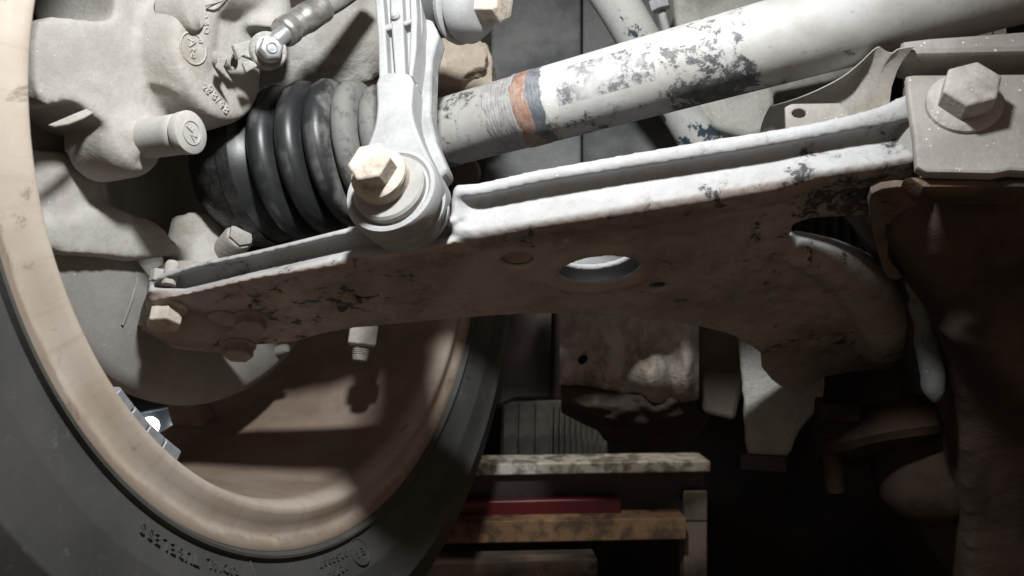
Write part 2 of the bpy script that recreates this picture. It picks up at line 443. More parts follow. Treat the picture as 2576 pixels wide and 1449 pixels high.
def boot_material():
    t = NT('boot_rubber')
    x, y, z = t.sep()
    dust = t.math('ADD', t.ramp(t.math('ADD', z, t.math('MULTIPLY', t.math('SUBTRACT', t.noise(30, 6, 0.65), 0.5), 0.030)), 0.056, 0.064), t.math('MULTIPLY', t.ramp(t.noise(40, 6, 0.6), 0.45, 0.75), 0.14), True)
    crest = t.math('MULTIPLY', t.ramp(t.math('SINE', t.math('ADD', t.math('MULTIPLY', z, 392.0), -0.3)), 0.35, 0.8), t.ramp(t.noise(18, 4, 0.6), 0.40, 0.60))
    dust = t.math('ADD', dust, t.math('MULTIPLY', crest, 0.55), True)
    col = t.mix(t.math('MULTIPLY', dust, t.ramp(t.noise(140, 6, 0.7), 0.20, 0.55)), (0.017, 0.019, 0.020), (0.165, 0.162, 0.152))
    t.l(col, t.b.inputs['Base Color'])
    q = t.n('ShaderNodeMapRange'); t.l(dust, q.inputs[0]); q.inputs['To Min'].default_value = 0.40; q.inputs['To Max'].default_value = 0.8
    t.l(q.outputs[0], t.b.inputs['Roughness']); t.b.inputs['Specular IOR Level'].default_value = 0.45
    t.l(t.bump(t.noise(500, 3), 0.1, 0.0004), t.b.inputs['Normal'])
    return t.m
M_boot = boot_material()

def shaft_material():
    t = NT('flaking_shaft_paint')
    x, y, z = t.sep()
    ang = t.math('ARCTAN2', y, t.math('MULTIPLY', x, -1.0))
    wob = t.math('MULTIPLY', t.math('SUBTRACT', t.noise(55, 5, 0.65), 0.5), 0.012)
    zz = t.math('ADD', z, wob)
    def band(v, a, b, e=0.0006):
        return t.math('MULTIPLY', t.ramp(v, a - e, a + e), t.math('SUBTRACT', 1.0, t.ramp(v, b - e, b + e)))
    dust = t.mix(t.ramp(t.noise(26, 8, 0.62), 0.38, 0.66), (0.43, 0.43, 0.42), (0.34, 0.33, 0.305))
    dark = t.mix(t.ramp(t.noise(160, 6, 0.7), 0.4, 0.65), (0.055, 0.06, 0.062), (0.12, 0.12, 0.12))
    # flaked places, more of them in some stretches of the shaft
    more = t.math('ADD', t.math('MULTIPLY', band(zz, 0.072, 0.118, 0.006), 0.12), t.math('MULTIPLY', band(zz, -0.060, -0.016, 0.006), 0.06))
    low = t.math('MULTIPLY', t.math('SUBTRACT', 1.0, t.ramp(ang, -1.1, -0.35)), t.math('MULTIPLY', band(z, 0.0, 0.13, 0.01), 0.13))
    flake = t.math('ADD', t.math('ADD', t.noise(120, 10, 0.75, None, 0.35), t.math('MULTIPLY', t.math('SUBTRACT', t.noise(22, 3, 0.5), 0.5), 0.35)), t.math('ADD', more, low))
    col = t.mix(t.math('MULTIPLY', t.ramp(flake, 0.56, 0.68), 0.45), dust, (0.24, 0.235, 0.225))
    col = t.mix(t.ramp(flake, 0.655, 0.70), col, dark)
    # worn paper label
    lab = t.math('MULTIPLY', band(z, 0.017, 0.070), band(ang, -0.42, 0.62, 0.02))
    labc = t.mix(t.ramp(t.noise(240, 8, 0.75), 0.42, 0.58), (0.10, 0.105, 0.105), (0.36, 0.36, 0.35))
    col = t.mix(t.math('MULTIPLY', lab, t.ramp(t.noise(60, 5, 0.6), 0.36, 0.5)), col, labc)
    # pale ring, slate ring, scraped ring and copper band
    col = t.mix(t.math('MULTIPLY', band(zz, 0.010, 0.016), 0.35), col, (0.52, 0.51, 0.46))
    col = t.mix(band(zz, 0.000, 0.0075), col, t.mix(t.ramp(t.noise(150, 8, 0.7), 0.4, 0.6), (0.075, 0.085, 0.098), (0.15, 0.158, 0.168)))
    col = t.mix(t.math('MULTIPLY', band(zz, -0.026, -0.008), 0.85), col, t.mix(t.ramp(t.noise(150, 8, 0.7), 0.4, 0.6), (0.26, 0.255, 0.255), (0.38, 0.37, 0.36)))
    cop = band(zz, -0.0085, 0.0)
    col = t.mix(cop, col, t.mix(t.ramp(t.noise(130, 8, 0.7), 0.4, 0.62), (0.23, 0.125, 0.088), (0.31, 0.225, 0.18)))
    t.l(col, t.b.inputs['Base Color'])
    q = t.n('ShaderNodeMapRange'); t.l(cop, q.inputs[0]); q.inputs['To Min'].default_value = 0.55; q.inputs['To Max'].default_value = 0.38
    t.l(q.outputs[0], t.b.inputs['Roughness']); t.b.inputs['Specular IOR Level'].default_value = 0.4
    n1 = t.bump(t.noise(500, 4), 0.2, 0.0005)
    n2 = t.bump(t.ramp(flake, 0.64, 0.70), 0.25, -0.0004, n1)
    cv = t.n('ShaderNodeCombineXYZ'); t.l(t.math('MULTIPLY', z, 900.0), cv.inputs[0]); t.l(t.math('MULTIPLY', ang, 2.0), cv.inputs[1])
    n3 = t.bump(t.math('MULTIPLY', t.noise(1.0, 3, 0.5, cv.outputs[0]), band(zz, -0.026, 0.011)), 0.6, 0.0008, n2)
    t.l(n3, t.b.inputs['Normal'])
    return t.m
M_shaft = shaft_material()

def lamp_material():
    m = bpy.data.materials.new('lit_lens'); m.use_nodes = True
    b = m.node_tree.nodes['Principled BSDF']
    b.inputs['Base Color'].default_value = (0.8, 0.85, 1, 1)
    b.inputs['Emission Color'].default_value = (0.82, 0.90, 1.0, 1); b.inputs['Emission Strength'].default_value = 14.0
    return m
M_lamp = lamp_material()

# ------------------------------------------------------------------ setting
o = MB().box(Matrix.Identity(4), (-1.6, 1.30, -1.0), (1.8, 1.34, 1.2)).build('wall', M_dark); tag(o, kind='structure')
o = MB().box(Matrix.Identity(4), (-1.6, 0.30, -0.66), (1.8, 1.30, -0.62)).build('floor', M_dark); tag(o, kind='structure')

# ------------------------------------------------------------------ wheel
WM = axes(WC, WN, WB)
wheel = thing('wheel', 'tan dust-coated alloy wheel with black tyre seen from its inner side', 'wheel', WC)
prof = [(-0.010, 0.2055), (-0.003, 0.2135), (0.0000, 0.2172), (0.0018, 0.2168), (0.0020, 0.2150), (0.0004, 0.2130), (-0.0022, 0.2105),
        (-0.0026, 0.2075), (-0.0010, 0.2030), (0.0006, 0.1985), (0.0008, 0.1958), (-0.0004, 0.1943), (-0.0025, 0.1932), (-0.008, 0.1915), (-0.020, 0.1905),
        (-0.045, 0.1890), (-0.075, 0.1855), (-0.105, 0.1815), (-0.150, 0.1790), (-0.185, 0.1800), (-0.190, 0.2000), (-0.190, 0.2120), (-0.178, 0.2040),
        (-0.150, 0.1960), (-0.120, 0.1860), (-0.080, 0.1895), (-0.040, 0.1990), (-0.015, 0.2020)]
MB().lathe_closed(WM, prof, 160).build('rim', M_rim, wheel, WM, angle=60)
tyre_prof = [(-0.004, 0.2160), (0.0030, 0.2172), (0.0052, 0.2186), (0.0052, 0.2200), (0.0030, 0.2212), (0.0040, 0.2235), (0.0075, 0.2300), (0.0112, 0.2392), (0.0115, 0.2397), (0.0119, 0.2409), (0.0119, 0.2414), (0.0145, 0.2520),
             (0.0150, 0.2630), (0.0154, 0.2636), (0.0154, 0.2650), (0.0149, 0.2656), (0.0125, 0.2770), (0.0120, 0.2775), (0.0080, 0.2880), (-0.0010, 0.2970), (-0.0140, 0.3030), (-0.040, 0.3060), (-0.095, 0.3070), (-0.150, 0.3060), (-0.178, 0.3030),
             (-0.195, 0.2930), (-0.206, 0.2700), (-0.204, 0.2400), (-0.192, 0.2160), (-0.176, 0.2080), (-0.016, 0.2070)]
tyre = MB().lathe_closed(WM, tyre_prof, 200).build('tyre', M_tyre, wheel, WM, angle=50)

def side_s(r):
    for (s0, r0), (s1, r1) in zip(tyre_prof, tyre_prof[1:]):
        if r0 <= r <= r1 and s0 > -0.005 and r1 > r0: return s0 + (s1 - s0)*(r - r0)/(r1 - r0)
    return 0.01
lett = MB()
def tyre_char(ch, th, r, size, extr=0.0011, flip=False):
    a = rad(th)
    out = WT*math.sin(a) - WB*math.cos(a)                    # radially outwards
    s = side_s(r)
    ds = (side_s(r + 0.004) - side_s(r - 0.004)) / 0.008
    nn = (WN - out*ds).normalized()
    lett.extend(glyphs(ch, size, extr), axes(WF(s, 0, 0) + out*r, nn, -out if flip else out))
def tyre_text(txt, th0, step, r, size):
    global lett
    lett = MB()
    for i, ch in enumerate(txt):
        if ch != ' ': tyre_char(ch, th0 - i*step, r, size)
    lett.build('lettering', M_tyre, tyre)
tyre_text('RADIAL', -25.4, 1.0, 0.2275, 0.0066)
tyre_text('TUBELESS', -32.8, 1.32, 0.2285, 0.0074)
tyre_text('0258007', -1.0, 1.05, 0.2268, 0.0052)
tyre_text('027387 S2WR2', -2.0, 1.02, 0.2330, 0.0052)
tyre_text('E4', 3.0, 1.3, 0.2300, 0.0062)
tyre_text('180', 58.5, 1.7, 0.2262, 0.0062)
tyre_text('8', 51.2, 1.7, 0.2262, 0.0070)
lett = MB()
# ring round the approval mark, arrow mark and a bar
for th, r, R in ((2.3, 0.2300, 0.0078),):
    a = rad(th); out = WT*math.sin(a) - WB*math.cos(a)
    lett.lathe_closed(axes(WF(side_s(r), 0, 0) + out*r, WN - out*0.55, out), [(-0.0006, R), (0.0008, R), (0.0008, R+0.0006), (-0.0006, R+0.0006)], 28)
def bar_on_tyre(th0, r0, th1, r1, w=0.0005):
    pts = []
    for k in range(5):
        t_ = k/4; a = rad(th0 + (th1-th0)*t_); r = r0 + (r1-r0)*t_
        pts.append(WF(side_s(r), 0, 0) + (WT*math.sin(a) - WB*math.cos(a))*r)
    lett.tube(pts, w, 6)
lett.build('mark_ring', M_tyre, tyre); lett = MB()
bar_on_tyre(-22.2, 0.2215, -21.0, 0.2310, 0.0007)
lett.build('bar_mark', M_tyre, tyre); lett = MB()
for q in ((46.0, 0.2205, 44.3, 0.2300), (46.0, 0.2205, 47.6, 0.2250), (47.6, 0.2250, 46.3, 0.2262), (47.6, 0.2250, 47.0, 0.2300), (46.3, 0.2262, 45.8, 0.2300), (47.0, 0.2300, 45.8, 0.2300)):
    bar_on_tyre(*q)
lett.build('arrow_mark', M_tyre, tyre)

for base in range(0, 360, 72):
    for off in (-14.0, 22.0):
        a = rad(base + off)
        out = WT*math.sin(a) - WB*math.cos(a); sd = WT*math.cos(a) + WB*math.sin(a)
        rings = []
        for r, w, s0, s1 in ((0.050, 0.012, -0.178, -0.150), (0.10, 0.008, -0.184, -0.158), (0.15, 0.007, -0.186, -0.162), (0.183, 0.009, -0.188, -0.155)):
            rings.append([WF(s, 0, 0) + out*r + sd*k for s, k in ((s0, -w*0.7), (s0, w*0.7), (s1, w), (s1, -w))])
        MB().loops(rings).build('spoke', M_spoke, wheel, bevel=0.003)
MB().lathe(WM, [(-0.184, 0.03), (-0.186, 0.056), (-0.150, 0.066), (-0.140, 0.062), (-0.140, 0.02)], 64).build('hub', M_spoke, wheel, WM)
for k in range(4):
    th0 = -52.2 + k*3.75; rings = []
    for j in range(5):
        a = rad(th0 + 3.45*j/4)
        out = WT*math.sin(a) - WB*math.cos(a)
        rings.append([WF(s, 0, 0) + out*r for s, r in ((-0.026, 0.1902), (-0.026, 0.1855), (-0.025, 0.1842), (-0.012, 0.1842), (-0.010, 0.1855), (-0.010, 0.1912))])
    MB().loops(rings).build('balance_weight', M_weight, wheel, bevel=0.0006)

# lamp outside the wheel, glimpsed between two spokes
pl = at_s(418, 1046, -0.30)
wl = thing('work_lamp', 'bright work lamp glimpsed through the gap between the wheel spokes', 'lamp', pl)
LM = axes(pl, (WN*0.9 + WB*0.25), WB)
MB().box(LM, (-0.05, -0.035, -0.03), (0.05, 0.035, -0.004)).build('housing', M_panel, wl, bevel=0.004)
for dx, dy in ((-0.018, -0.006), (0.014, -0.016)):
    MB().lathe(LM @ Matrix.Translation((dx, dy, 0)), [(-0.005, 0.008), (0.0, 0.0075), (0.002, 0.006), (0.003, 0.003)], 24).build('lens', M_lamp, wl)
MB().box(LM, (-0.046, 0.006, -0.004), (0.046, 0.031, 0.0)).build('reflector', M_panel, wl, bevel=0.002)

# ------------------------------------------------------------------ dust shield and steering knuckle
SM = axes(WF(-0.088, 0, 0), WN, WB)
sprof = [(-0.006, 0.080), (0.001, 0.083), (0.003, 0.095), (0.001, 0.120), (0.000, 0.134), (-0.004, 0.1405), (-0.010, 0.1425), (-0.010, 0.1405), (-0.006, 0.138), (-0.002, 0.132), (-0.001, 0.12), (0.001, 0.095), (-0.002, 0.085), (-0.007, 0.081)]
rings = []
for i in range(111):                       # open where the caliper sits
    a_ = rad(-98 + (208 + 98)*i/110.0 - 28*(i/110.0))
    out = WT*math.sin(a_) - WB*math.cos(a_)
    rings.append([WF(-0.088 + z_, 0, 0) + out*r_ for z_, r_ in sprof])
shield = MB().loops(rings).build('dust_shield', M_shield, None, SM, angle=60)
tag(shield, 'round dusty grey brake dust shield behind the control arm, inside the wheel', 'dust shield')
a0 = at_s(345, 700, -0.086); a1 = at_s(308, 818, -0.086)
MB().tube(curve_pts([a0, (a0+a1)/2 + WN*0.001, a1]), 0.0007, 8).build('stamped_rib', M_shield, shield)
b0 = at_s(706, 880, -0.085)
MB().lathe(axes(b0, WN + WB*0.2), [(-0.004, 0.004), (0.004, 0.0036), (0.006, 0.0028), (0.0068, 0.001)], 16).build('rivet', M_shield, shield)
knu = thing('steering_knuckle', 'dust-covered cast steering knuckle around the hub behind the brake caliper', 'knuckle', WF(-0.06, 0, 0))
k = MB()
k.lathe(WM, [(-0.150, 0.090), (-0.128, 0.088), (-0.122, 0.080), (-0.120, 0.03)], 48)
k.tube(curve_pts([WF(-0.085, -0.01, -0.03), WF(-0.080, -0.02, -0.06), WF(-0.070, -0.022, -0.080)]), [0.022]*13, 20)
kp = Pl(WF(-0.080, 0, 0), WN, WB)
k.prism(kp.M, [kp.uv(*q) for q in ((60, 365), (180, 385), (255, 415), (285, 500), (160, 545), (60, 540))], -0.018, 0.0)
k.prism(kp.M, [kp.uv(*q) for q in ((60, 560), (165, 552), (260, 512), (390, 560), (455, 640), (330, 655), (150, 640), (60, 620))], -0.018, 0.004)
k.prism(kp.M, [kp.uv(*q) for q in ((230, 380), (420, 380), (560, 470), (600, 620), (470, 650), (300, 560))], -0.052, -0.038)
k.build('casting', M_cast, knu, remesh=0.0024, smooth=9, disp=[(0.02, 0.0030)])
# upper arm of the knuckle (the wide grey beam running off to the right)
k = MB()
beam = curve_pts([P(590, 200, 0.505), P(700, 150, 0.512), P(820, 120, 0.52), P(960, 90, 0.53), P(1080, 60, 0.545)])
k.tube(beam, [0.030 - 0.00015*i for i in range(len(beam))], 32, squash=0.85)
k.tube(curve_pts([P(650, 205, 0.500), P(800, 205, 0.512), P(930, 182, 0.52)]), [0.009]*7 + [0.007]*6, 16)
k.build('upper_arm', M_castd, knu, remesh=0.0022, smooth=5, disp=[(0.006, 0.0013)])
# clamp block with its bolt, standing on the knuckle above the arm
cb = Pl(P(540, 610, 0.472), Vector((0.25, -0.86, 0.45)))
uv = [cb.uv(*q) for q in ((418, 628), (492, 566), (560, 596), (648, 642), (640, 690), (430, 690))]
MB().prism(cb.M, uv, -0.022, 0.0).build('clamp_block', M_cast, knu, bevel=0.0015)
bm_ = axes(P(588, 612, 0.466), Vector((0.62, -0.62, 0.42)))
cbolt = MB().lathe(bm_, [(-0.012, 0.0085), (0.006, 0.0085), (0.0085, 0.0075), (0.0095, 0.005), (0.0097, 0.001)], 28).build('clamp_bolt', M_cast, knu, disp=[(0.004, 0.0008)])
MB().hexa(bm_, 0.0125, 0.006, 0.0115, 0.2, 0.0014).build('nut', M_castd, cbolt)
# nut and thread end hanging below the far edge of the arm
hp = P(915, 833, 0.535)
hM = axes(hp, Vector((-0.10, -0.22, -1.0)), Vector((0, -1, 0)))
hb = MB().hexa(hM, 0.0185, -0.004, 0.0105, 0.35, 0.0018).build('nut', M_boltb, knu, bevel=0.0005)
hb['label'] = 'hexagon nut on a thread end hanging below the arm'
th = [(0.009, 0.0055)]
z = 0.0105
while z < 0.0165:
    th += [(z, 0.0058), (z + 0.0006, 0.0049), (z + 0.0012, 0.0058)]; z += 0.0013
th += [(0.0180, 0.0053), (0.0200, 0.0047), (0.0203, 0.0030)]
MB().lathe(hM, th, 24).build('thread', M_boltb, hb)
MB().lathe(hM, [(-0.06, 0.007), (0.0, 0.007)], 20).build('stud', M_boltb, hb)

# ------------------------------------------------------------------ brake caliper
cal = thing('brake_caliper', 'dusty pale cast brake caliper at the upper left inside the wheel', 'brake caliper', at_s(400, 200, -0.06))
cp = Pl(WF(-0.058, 0, 0), WN, WB)
uv = [cp.uv(*q) for q in smooth_poly(((60, 62), (200, 58), (255, 40), (270, -90), (600, -90), (650, 60), (600, 250), (480, 330), (330, 340), (230, 318), (150, 262), (60, 258)), 3)]
k = MB()
k.prism(cp.M, uv, -0.045, 0.010)
PF = at_s(560, 146, -0.026)
PM = axes(PF, WN, WB)
k.lathe(PM, [(-0.05, 0.040), (-0.02, 0.0365), (-0.006, 0.0345), (-0.001, 0.0325), (0.0, 0.030), (-0.0005, 0.01)], 56)
k.tube(curve_pts([at_s(470, 40, -0.040), at_s(460, 140, -0.040), at_s(430, 240, -0.045)]), 0.016, 20)
k.tube(curve_pts([at_s(500, -60, -0.032), at_s(620, -20, -0.032), at_s(640, 90, -0.032)]), 0.022, 20)
k.tube([at_s(310, 320, -0.062), at_s(345, 372, -0.054), at_s(372, 395, -0.050)], [0.016, 0.018, 0.015], 24)
k.lathe(axes(at_s(352, 352, -0.046), WN, WB), [(-0.03, 0.0195), (-0.006, 0.0180), (0.0, 0.0145), (0.0005, 0.005)], 40)
cal_body = k.build('body', M_cast, cal, remesh=0.0020, smooth=5, disp=[(0.0045, 0.0004)])
# spring leaf between caliper and wheel
sl_ = Pl(at_s(190, 295, -0.046), WN + WB*0.5, WB)
MB().prism(sl_.M, [sl_.uv(*q) for q in ((124, 312), (140, 318), (175, 312), (215, 296), (262, 268), (240, 264), (190, 284))], -0.002, 0.0).build('spring_leaf', M_cast, cal, bevel=0.0006)
# guide pin sleeve with its embossed cap
gp = at_s(482, 333, -0.016)
GM = axes(gp, WN + WB*0.02, WB)
pin = MB().lathe(GM, [(-0.036, 0.0098), (-0.010, 0.0100), (-0.0062, 0.0100), (-0.0055, 0.0092), (-0.0048, 0.0104), (-0.0005, 0.0107), (0.0, 0.0102), (0.0, 0.003)], 48).build('guide_pin', M_bosscap, cal, angle=50)
k = MB()
k.lathe_closed(GM, [(-0.0004, 0.0052), (0.0005, 0.0054), (0.0005, 0.0062), (-0.0004, 0.0064)], 32)
k.extend(glyphs('E', 0.0064, 0.0006), GM @ Matrix.Translation((-0.001, 0.0020, 0)) @ Matrix.Rotation(rad(60), 4, 'Z'))
k.extend(glyphs('A', 0.0060, 0.0006), GM @ Matrix.Translation((0.0008, -0.0022, 0)) @ Matrix.Rotation(rad(60), 4, 'Z'))
k.build('cap_mark', M_bosscap, pin)
# oval pad, cast marks
pm = axes(at_s(492, 18, -0.022), WN, WB)
k = MB(); k.lathe(pm @ Matrix.Diagonal((1.0, 1.5, 1, 1)), [(-0.018, 0.0086), (-0.002, 0.0082), (0.0, 0.0072), (0.0005, 0.003)], 32)
k.build('cast_pad', M_cast, cal, angle=50)
def mark(txt, x, y, s, size, rot):
    k = MB(); k.extend(glyphs(txt, size, 0.0), axes(at_s(x, y, s), WN + WB*0.02, WB) @ Matrix.Rotation(rad(rot), 4, 'Z'))
    return k
def stamp(k, name):
    o = k.build(name, M_cast, cal)
    w = o.modifiers.new('wrap', 'SHRINKWRAP'); w.target = cal_body; w.wrap_method = 'PROJECT'; w.use_negative_direction = True; w.use_positive_direction = True; w.offset = 0.0
    w.wrap_method = 'NEAREST_SURFACEPOINT'; w.offset = 0.0001; w.wrap_mode = 'ABOVE_SURFACE'
    q = o.modifiers.new('solid', 'SOLIDIFY'); q.thickness = 0.0008; q.offset = 0.0
    return o
stamp(mark('Ate', 484, 122, -0.026, 0.0072, -78), 'cast_logo')
k = MB(); lm = axes(at_s(484, 122, -0.026), WN, WB)
k.add([lm @ Vector((r_*math.cos(i*math.pi/18), r_*math.sin(i*math.pi/18), 0)) for r_ in (0.0074, 0.0084) for i in range(36)], [(i, (i+1) % 36, 36 + (i+1) % 36, 36 + i) for i in range(36)])
stamp(k, 'cast_ring')
stamp(mark('8', 504, 104, -0.025, 0.0050, -78), 'cast_number')
stamp(mark('98/48', 552, 252, -0.025, 0.0080, -35), 'cast_number')
stamp(mark('26', 522, 225, -0.025, 0.0056, -35), 'cast_number')
stamp(mark('8030', 545, 35, -0.015, 0.0088, -76), 'cast_number')
# bleed screw and broken clip
bs = at_s(588, 158, -0.016)
bl = MB(); bM = axes(bs, WN + WB*-0.25 + WT*0.2, WB)
bl.lathe_closed(bM, [(-0.018, 0.0042), (0.0, 0.0042), (0.0, 0.0030), (-0.018, 0.0030)], 24).build('bleed_nipple', M_castd, cal)
cl = Pl(at_s(610, 165, -0.010), WN + WT*-0.3, WB)
k = MB()
k.prism(cl.M, [cl.uv(*q) for q in ((588, 112), (640, 98), (668, 120), (640, 150), (612, 140), (600, 150))], -0.003, 0.0)
k.prism(cl.M, [cl.uv(*q) for q in ((608, 158), (628, 152), (652, 164), (618, 184))], -0.001, 0.001)
k.prism(cl.M, [cl.uv(*q) for q in ((560, 142), (585, 140), (575, 165), (600, 205), (575, 185), (556, 165))], -0.006, -0.004)
k.build('clip', M_castd, cal, bevel=0.0006)

# ------------------------------------------------------------------ brake hose
bh = thing('brake_hose', 'brake hose with crimped silver end and shiny banjo bolt on the caliper', 'brake hose', at_s(685, 120, -0.01))
bp = P(676, 126, 0.418)
BM = axes(bp, Vector((0.45, -0.85, -0.10)), Vector((0.1, 0, 1)))
bj = MB().lathe_closed(BM, [(-0.010, 0.0095), (-0.0015, 0.0100), (0.0, 0.0090), (0.0, 0.004), (-0.010, 0.004)], 32).build('banjo_ring', M_castd, bh)
bb = MB().lathe(BM, [(-0.016, 0.0055), (0.0002, 0.0055), (0.0004, 0.0070), (0.0018, 0.0070), (0.0022, 0.0062)], 32).build('banjo_bolt', M_zinc, bh)
k = MB(); k.hexa(BM, 0.0112, 0.002, 0.0085, 0.3, 0.0012)
k.lathe_closed(BM, [(0.008, 0.0022), (0.0092, 0.0022), (0.0092, 0.0030), (0.008, 0.0032)], 20)
k.build('bolt_head', M_zinc, bb, bevel=0.0003)
fe = curve_pts([P(700, 105, 0.422), P(735, 70, 0.430), P(790, 30, 0.440), P(812, 18, 0.444)])
L = len(fe)
MB().tube(curve_pts([P(682, 112, 0.420), P(712, 88, 0.424), P(735, 70, 0.429)]), 0.0048, 20).build('neck', M_zinc, bh)
rr = [0.0070, 0.0079, 0.0081, 0.0081, 0.0081, 0.0081, 0.0073, 0.0073, 0.0075, 0.0075, 0.0075, 0.0079, 0.0082, 0.0081, 0.0079, 0.0078, 0.0078, 0.0078, 0.0074]
MB().tube(curve_pts([P(712, 84, 0.424), P(735, 68, 0.430), P(770, 46, 0.436), P(815, 18, 0.444)]), rr, 28).build('ferrule', M_steel, bh, angle=45)
MB().tube(curve_pts([P(805, 25, 0.443), P(860, -6, 0.452), P(930, -60, 0.47)]), 0.0058, 20).build('hose', M_hose, bh)

# ------------------------------------------------------------------ drive shaft with its boot
SA = Vector((0.016, 0.440, 0.1013)); SD = Vector((0.1053, -0.047, 0.0185)).normalized()
SH = axes(SA, SD)
ds = thing('drive_shaft', 'thick flaking drive shaft with a copper-coloured band and ribbed black boot', 'drive shaft', SA)
MB().lathe(SH, [(-0.115, 0.015), (-0.098, 0.0175), (-0.060, 0.0200), (-0.0112, 0.0203), (-0.0105, 0.0209), (0.0012, 0.0209), (0.002, 0.0206), (0.42, 0.0212)], 96).build('shaft_tube', M_shaft, ds, SH, angle=60)
BO = WF(-0.050, 0, 0.003); BD = (SA + SD*(-0.062) - BO).normalized()
BT = axes(BO, BD)
bl_ = (SA + SD*(-0.062) - BO).length
pr = [(-0.004, 0.0455), (0.0, 0.0462), (0.004, 0.0455)]
ribs = [(0.0210, 0.0480, 0.0072), (0.0375, 0.0470, 0.0072), (0.0535, 0.0450, 0.0070), (0.0685, 0.0410, 0.0066), (0.0825, 0.0355, 0.0062), (0.095, 0.029, 0.0056)]
for z, R, w in ribs:
    pr.append((z - w*1.12, R - 0.0105))
    for a in (-70, -35, 0, 35, 70):
        pr.append((z + w*math.sin(rad(a)), R - w*0.9*(1 - math.cos(rad(a)))))
pr += [(0.106, 0.0205), (0.124, 0.0202), (0.124, 0.015)]
boot = MB().lathe(BT, pr, 112).build('boot', M_boot, ds, BT, angle=70)
MB().lathe_closed(BT, [(-0.0035, 0.0460), (-0.0035, 0.0472), (0.0035, 0.0472), (0.0035, 0.0460)], 96).build('clamp_ring', M_grease, boot)
MB().lathe(BT, [(-0.030, 0.032), (-0.020, 0.041), (-0.014, 0.0450), (-0.008, 0.0468), (-0.004, 0.0462), (-0.002, 0.03)], 80).build('joint_housing', M_grease, ds, BT, disp=[(0.006, 0.0016)], angle=60)

# ------------------------------------------------------------------ control arm
def d0(x): return 1.0 / (2.63 + 0.000246*(x - 1150))
HA = Vector((0, math.cos(rad(30)), -math.sin(rad(30))))
def interp(X, Y, x):
    if x <= X[0]: return Y[0]
    for i in range(len(X)-1):
        if x <= X[i+1]:
            p0 = Y[max(i-1, 0)]; p1 = Y[i]; p2 = Y[i+1]; p3 = Y[min(i+2, len(Y)-1)]
            t = (x - X[i])/(X[i+1]-X[i])
            return p1 + (p2-p1)*t*t*(3-2*t) if False else p1 + (p2-p1)*t
    return Y[-1]
arm = thing('control_arm', 'long stamped steel control arm crossing the picture, oval hole underneath', 'control arm', P(1288, 640, 0.42))
PLA = P(1207, 630, d0(1207) + 0.011); PLB = P(2150, 468, d0(2150) + 0.011)
pn = (PLB - PLA).cross(HA).normalized()
if pn.dot(Vector((0, 0, -1))) < 0: pn = -pn
ap = Pl(PLA, pn, -HA)                 # underside of the arm

def arm_loft(X, top, lb, gb, bb, n, ends=(1.0, 1.0), groove=0.0085, bk=1.0):
    rings = []
    for i in range(n + 1):
        x = X[0] + (X[-1]-X[0])*i/n
        t, l, g, b = (interp(X, q, x) for q in (top, lb, gb, bb)); d = d0(x)
        e = min(1.0, i/(n*0.05) + 0.12, 1.0)
        gv = groove*e
        h = b - g
        rings.append([P(x, t + 16*(2-bk), d + 0.0080*bk), P(x, t + 6*(2-bk), d + 0.0048*bk), P(x, t, d + 0.0025), P(x, t + (l-t)*0.25, d + 0.0004), P(x, t + (l-t)*0.75, d), P(x, l, d + 0.0010), P(x, l + 2, d + 0.0035),
                      P(x, l + 4, d + gv), P(x, g - 0.18*h, d + gv), P(x, g + 0.02*h, d + gv*0.65), P(x, g + h*0.18, d + 0.0030), P(x, g + h*0.42, d + 0.0002), P(x, g + h*0.62, d + 0.0012), P(x, g + h*0.82, d + 0.0050), P(x, b, d + 0.0115),
                      P(x, b + 8, d + 0.020), P(x, b - 14, d + 0.022), P(x, g, d + gv + 0.006*bk), P(x, l + 6, d + gv + 0.004*bk)])
    base = rings[0]; ax_ = (rings[0][0] - rings[1][0]).normalized()
    c_ = sum(base, Vector()) / len(base)
    for f_, o_ in ((0.16, 0.0014), (0.55, 0.0024)):
        rings.insert(0, [p_.lerp(c_, f_) + ax_*o_ for p_ in base])
    return rings
k = MB()
XR = [1147, 1207, 1348, 1559, 1770, 1945, 2046, 2150, 2215, 2300]
k.loops(arm_loft(XR, [463, 459, 427, 390, 353, 326, 308, 285, 266, 226], [496, 493, 462, 428, 396, 367, 349, 328, 318, 300],
                 [543, 538, 517, 479, 446, 419, 393, 377, 371, 360], [628, 634, 605, 577, 543, 513, 483, 468, 458, 440], 60))
XL = [380, 480, 640, 740, 880, 1010, 1150]
k.loops(arm_loft(XL, [698, 664, 631, 607, 572, 548, 545], [714, 678, 644, 620, 588, 566, 563], [742, 726, 685, 663, 632, 610, 590], [772, 748, 714, 702, 682, 664, 625], 40, groove=0.012, bk=1.9))
low = [(372, 735), (480, 738), (640, 704), (880, 672), (1010, 655), (1147, 612), (1207, 606), (1348, 575), (1559, 547), (1770, 514), (1945, 486), (2046, 457), (2190, 438), (2196, 500), (2186, 545),
       (2110, 549), (2037, 553), (2000, 566), (1986, 598), (2000, 628), (2050, 645), (2120, 653), (2180, 691), (2240, 742), (2275, 800), (2286, 850), (2272, 900), (2230, 932), (2150, 936), (2075, 950), (2030, 978), (2014, 996),
       (1985, 990), (1940, 958), (1916, 928), (1914, 892), (1880, 862), (1830, 842), (1750, 822), (1600, 802), (1450, 791), (1300, 793), (1180, 801), (1000, 818), (880, 829), (820, 840), (740, 862), (642, 871),
       (634, 884), (560, 892), (430, 880), (350, 862), (343, 826), (354, 779)]
uvl = [ap.uv(*q) for q in low]
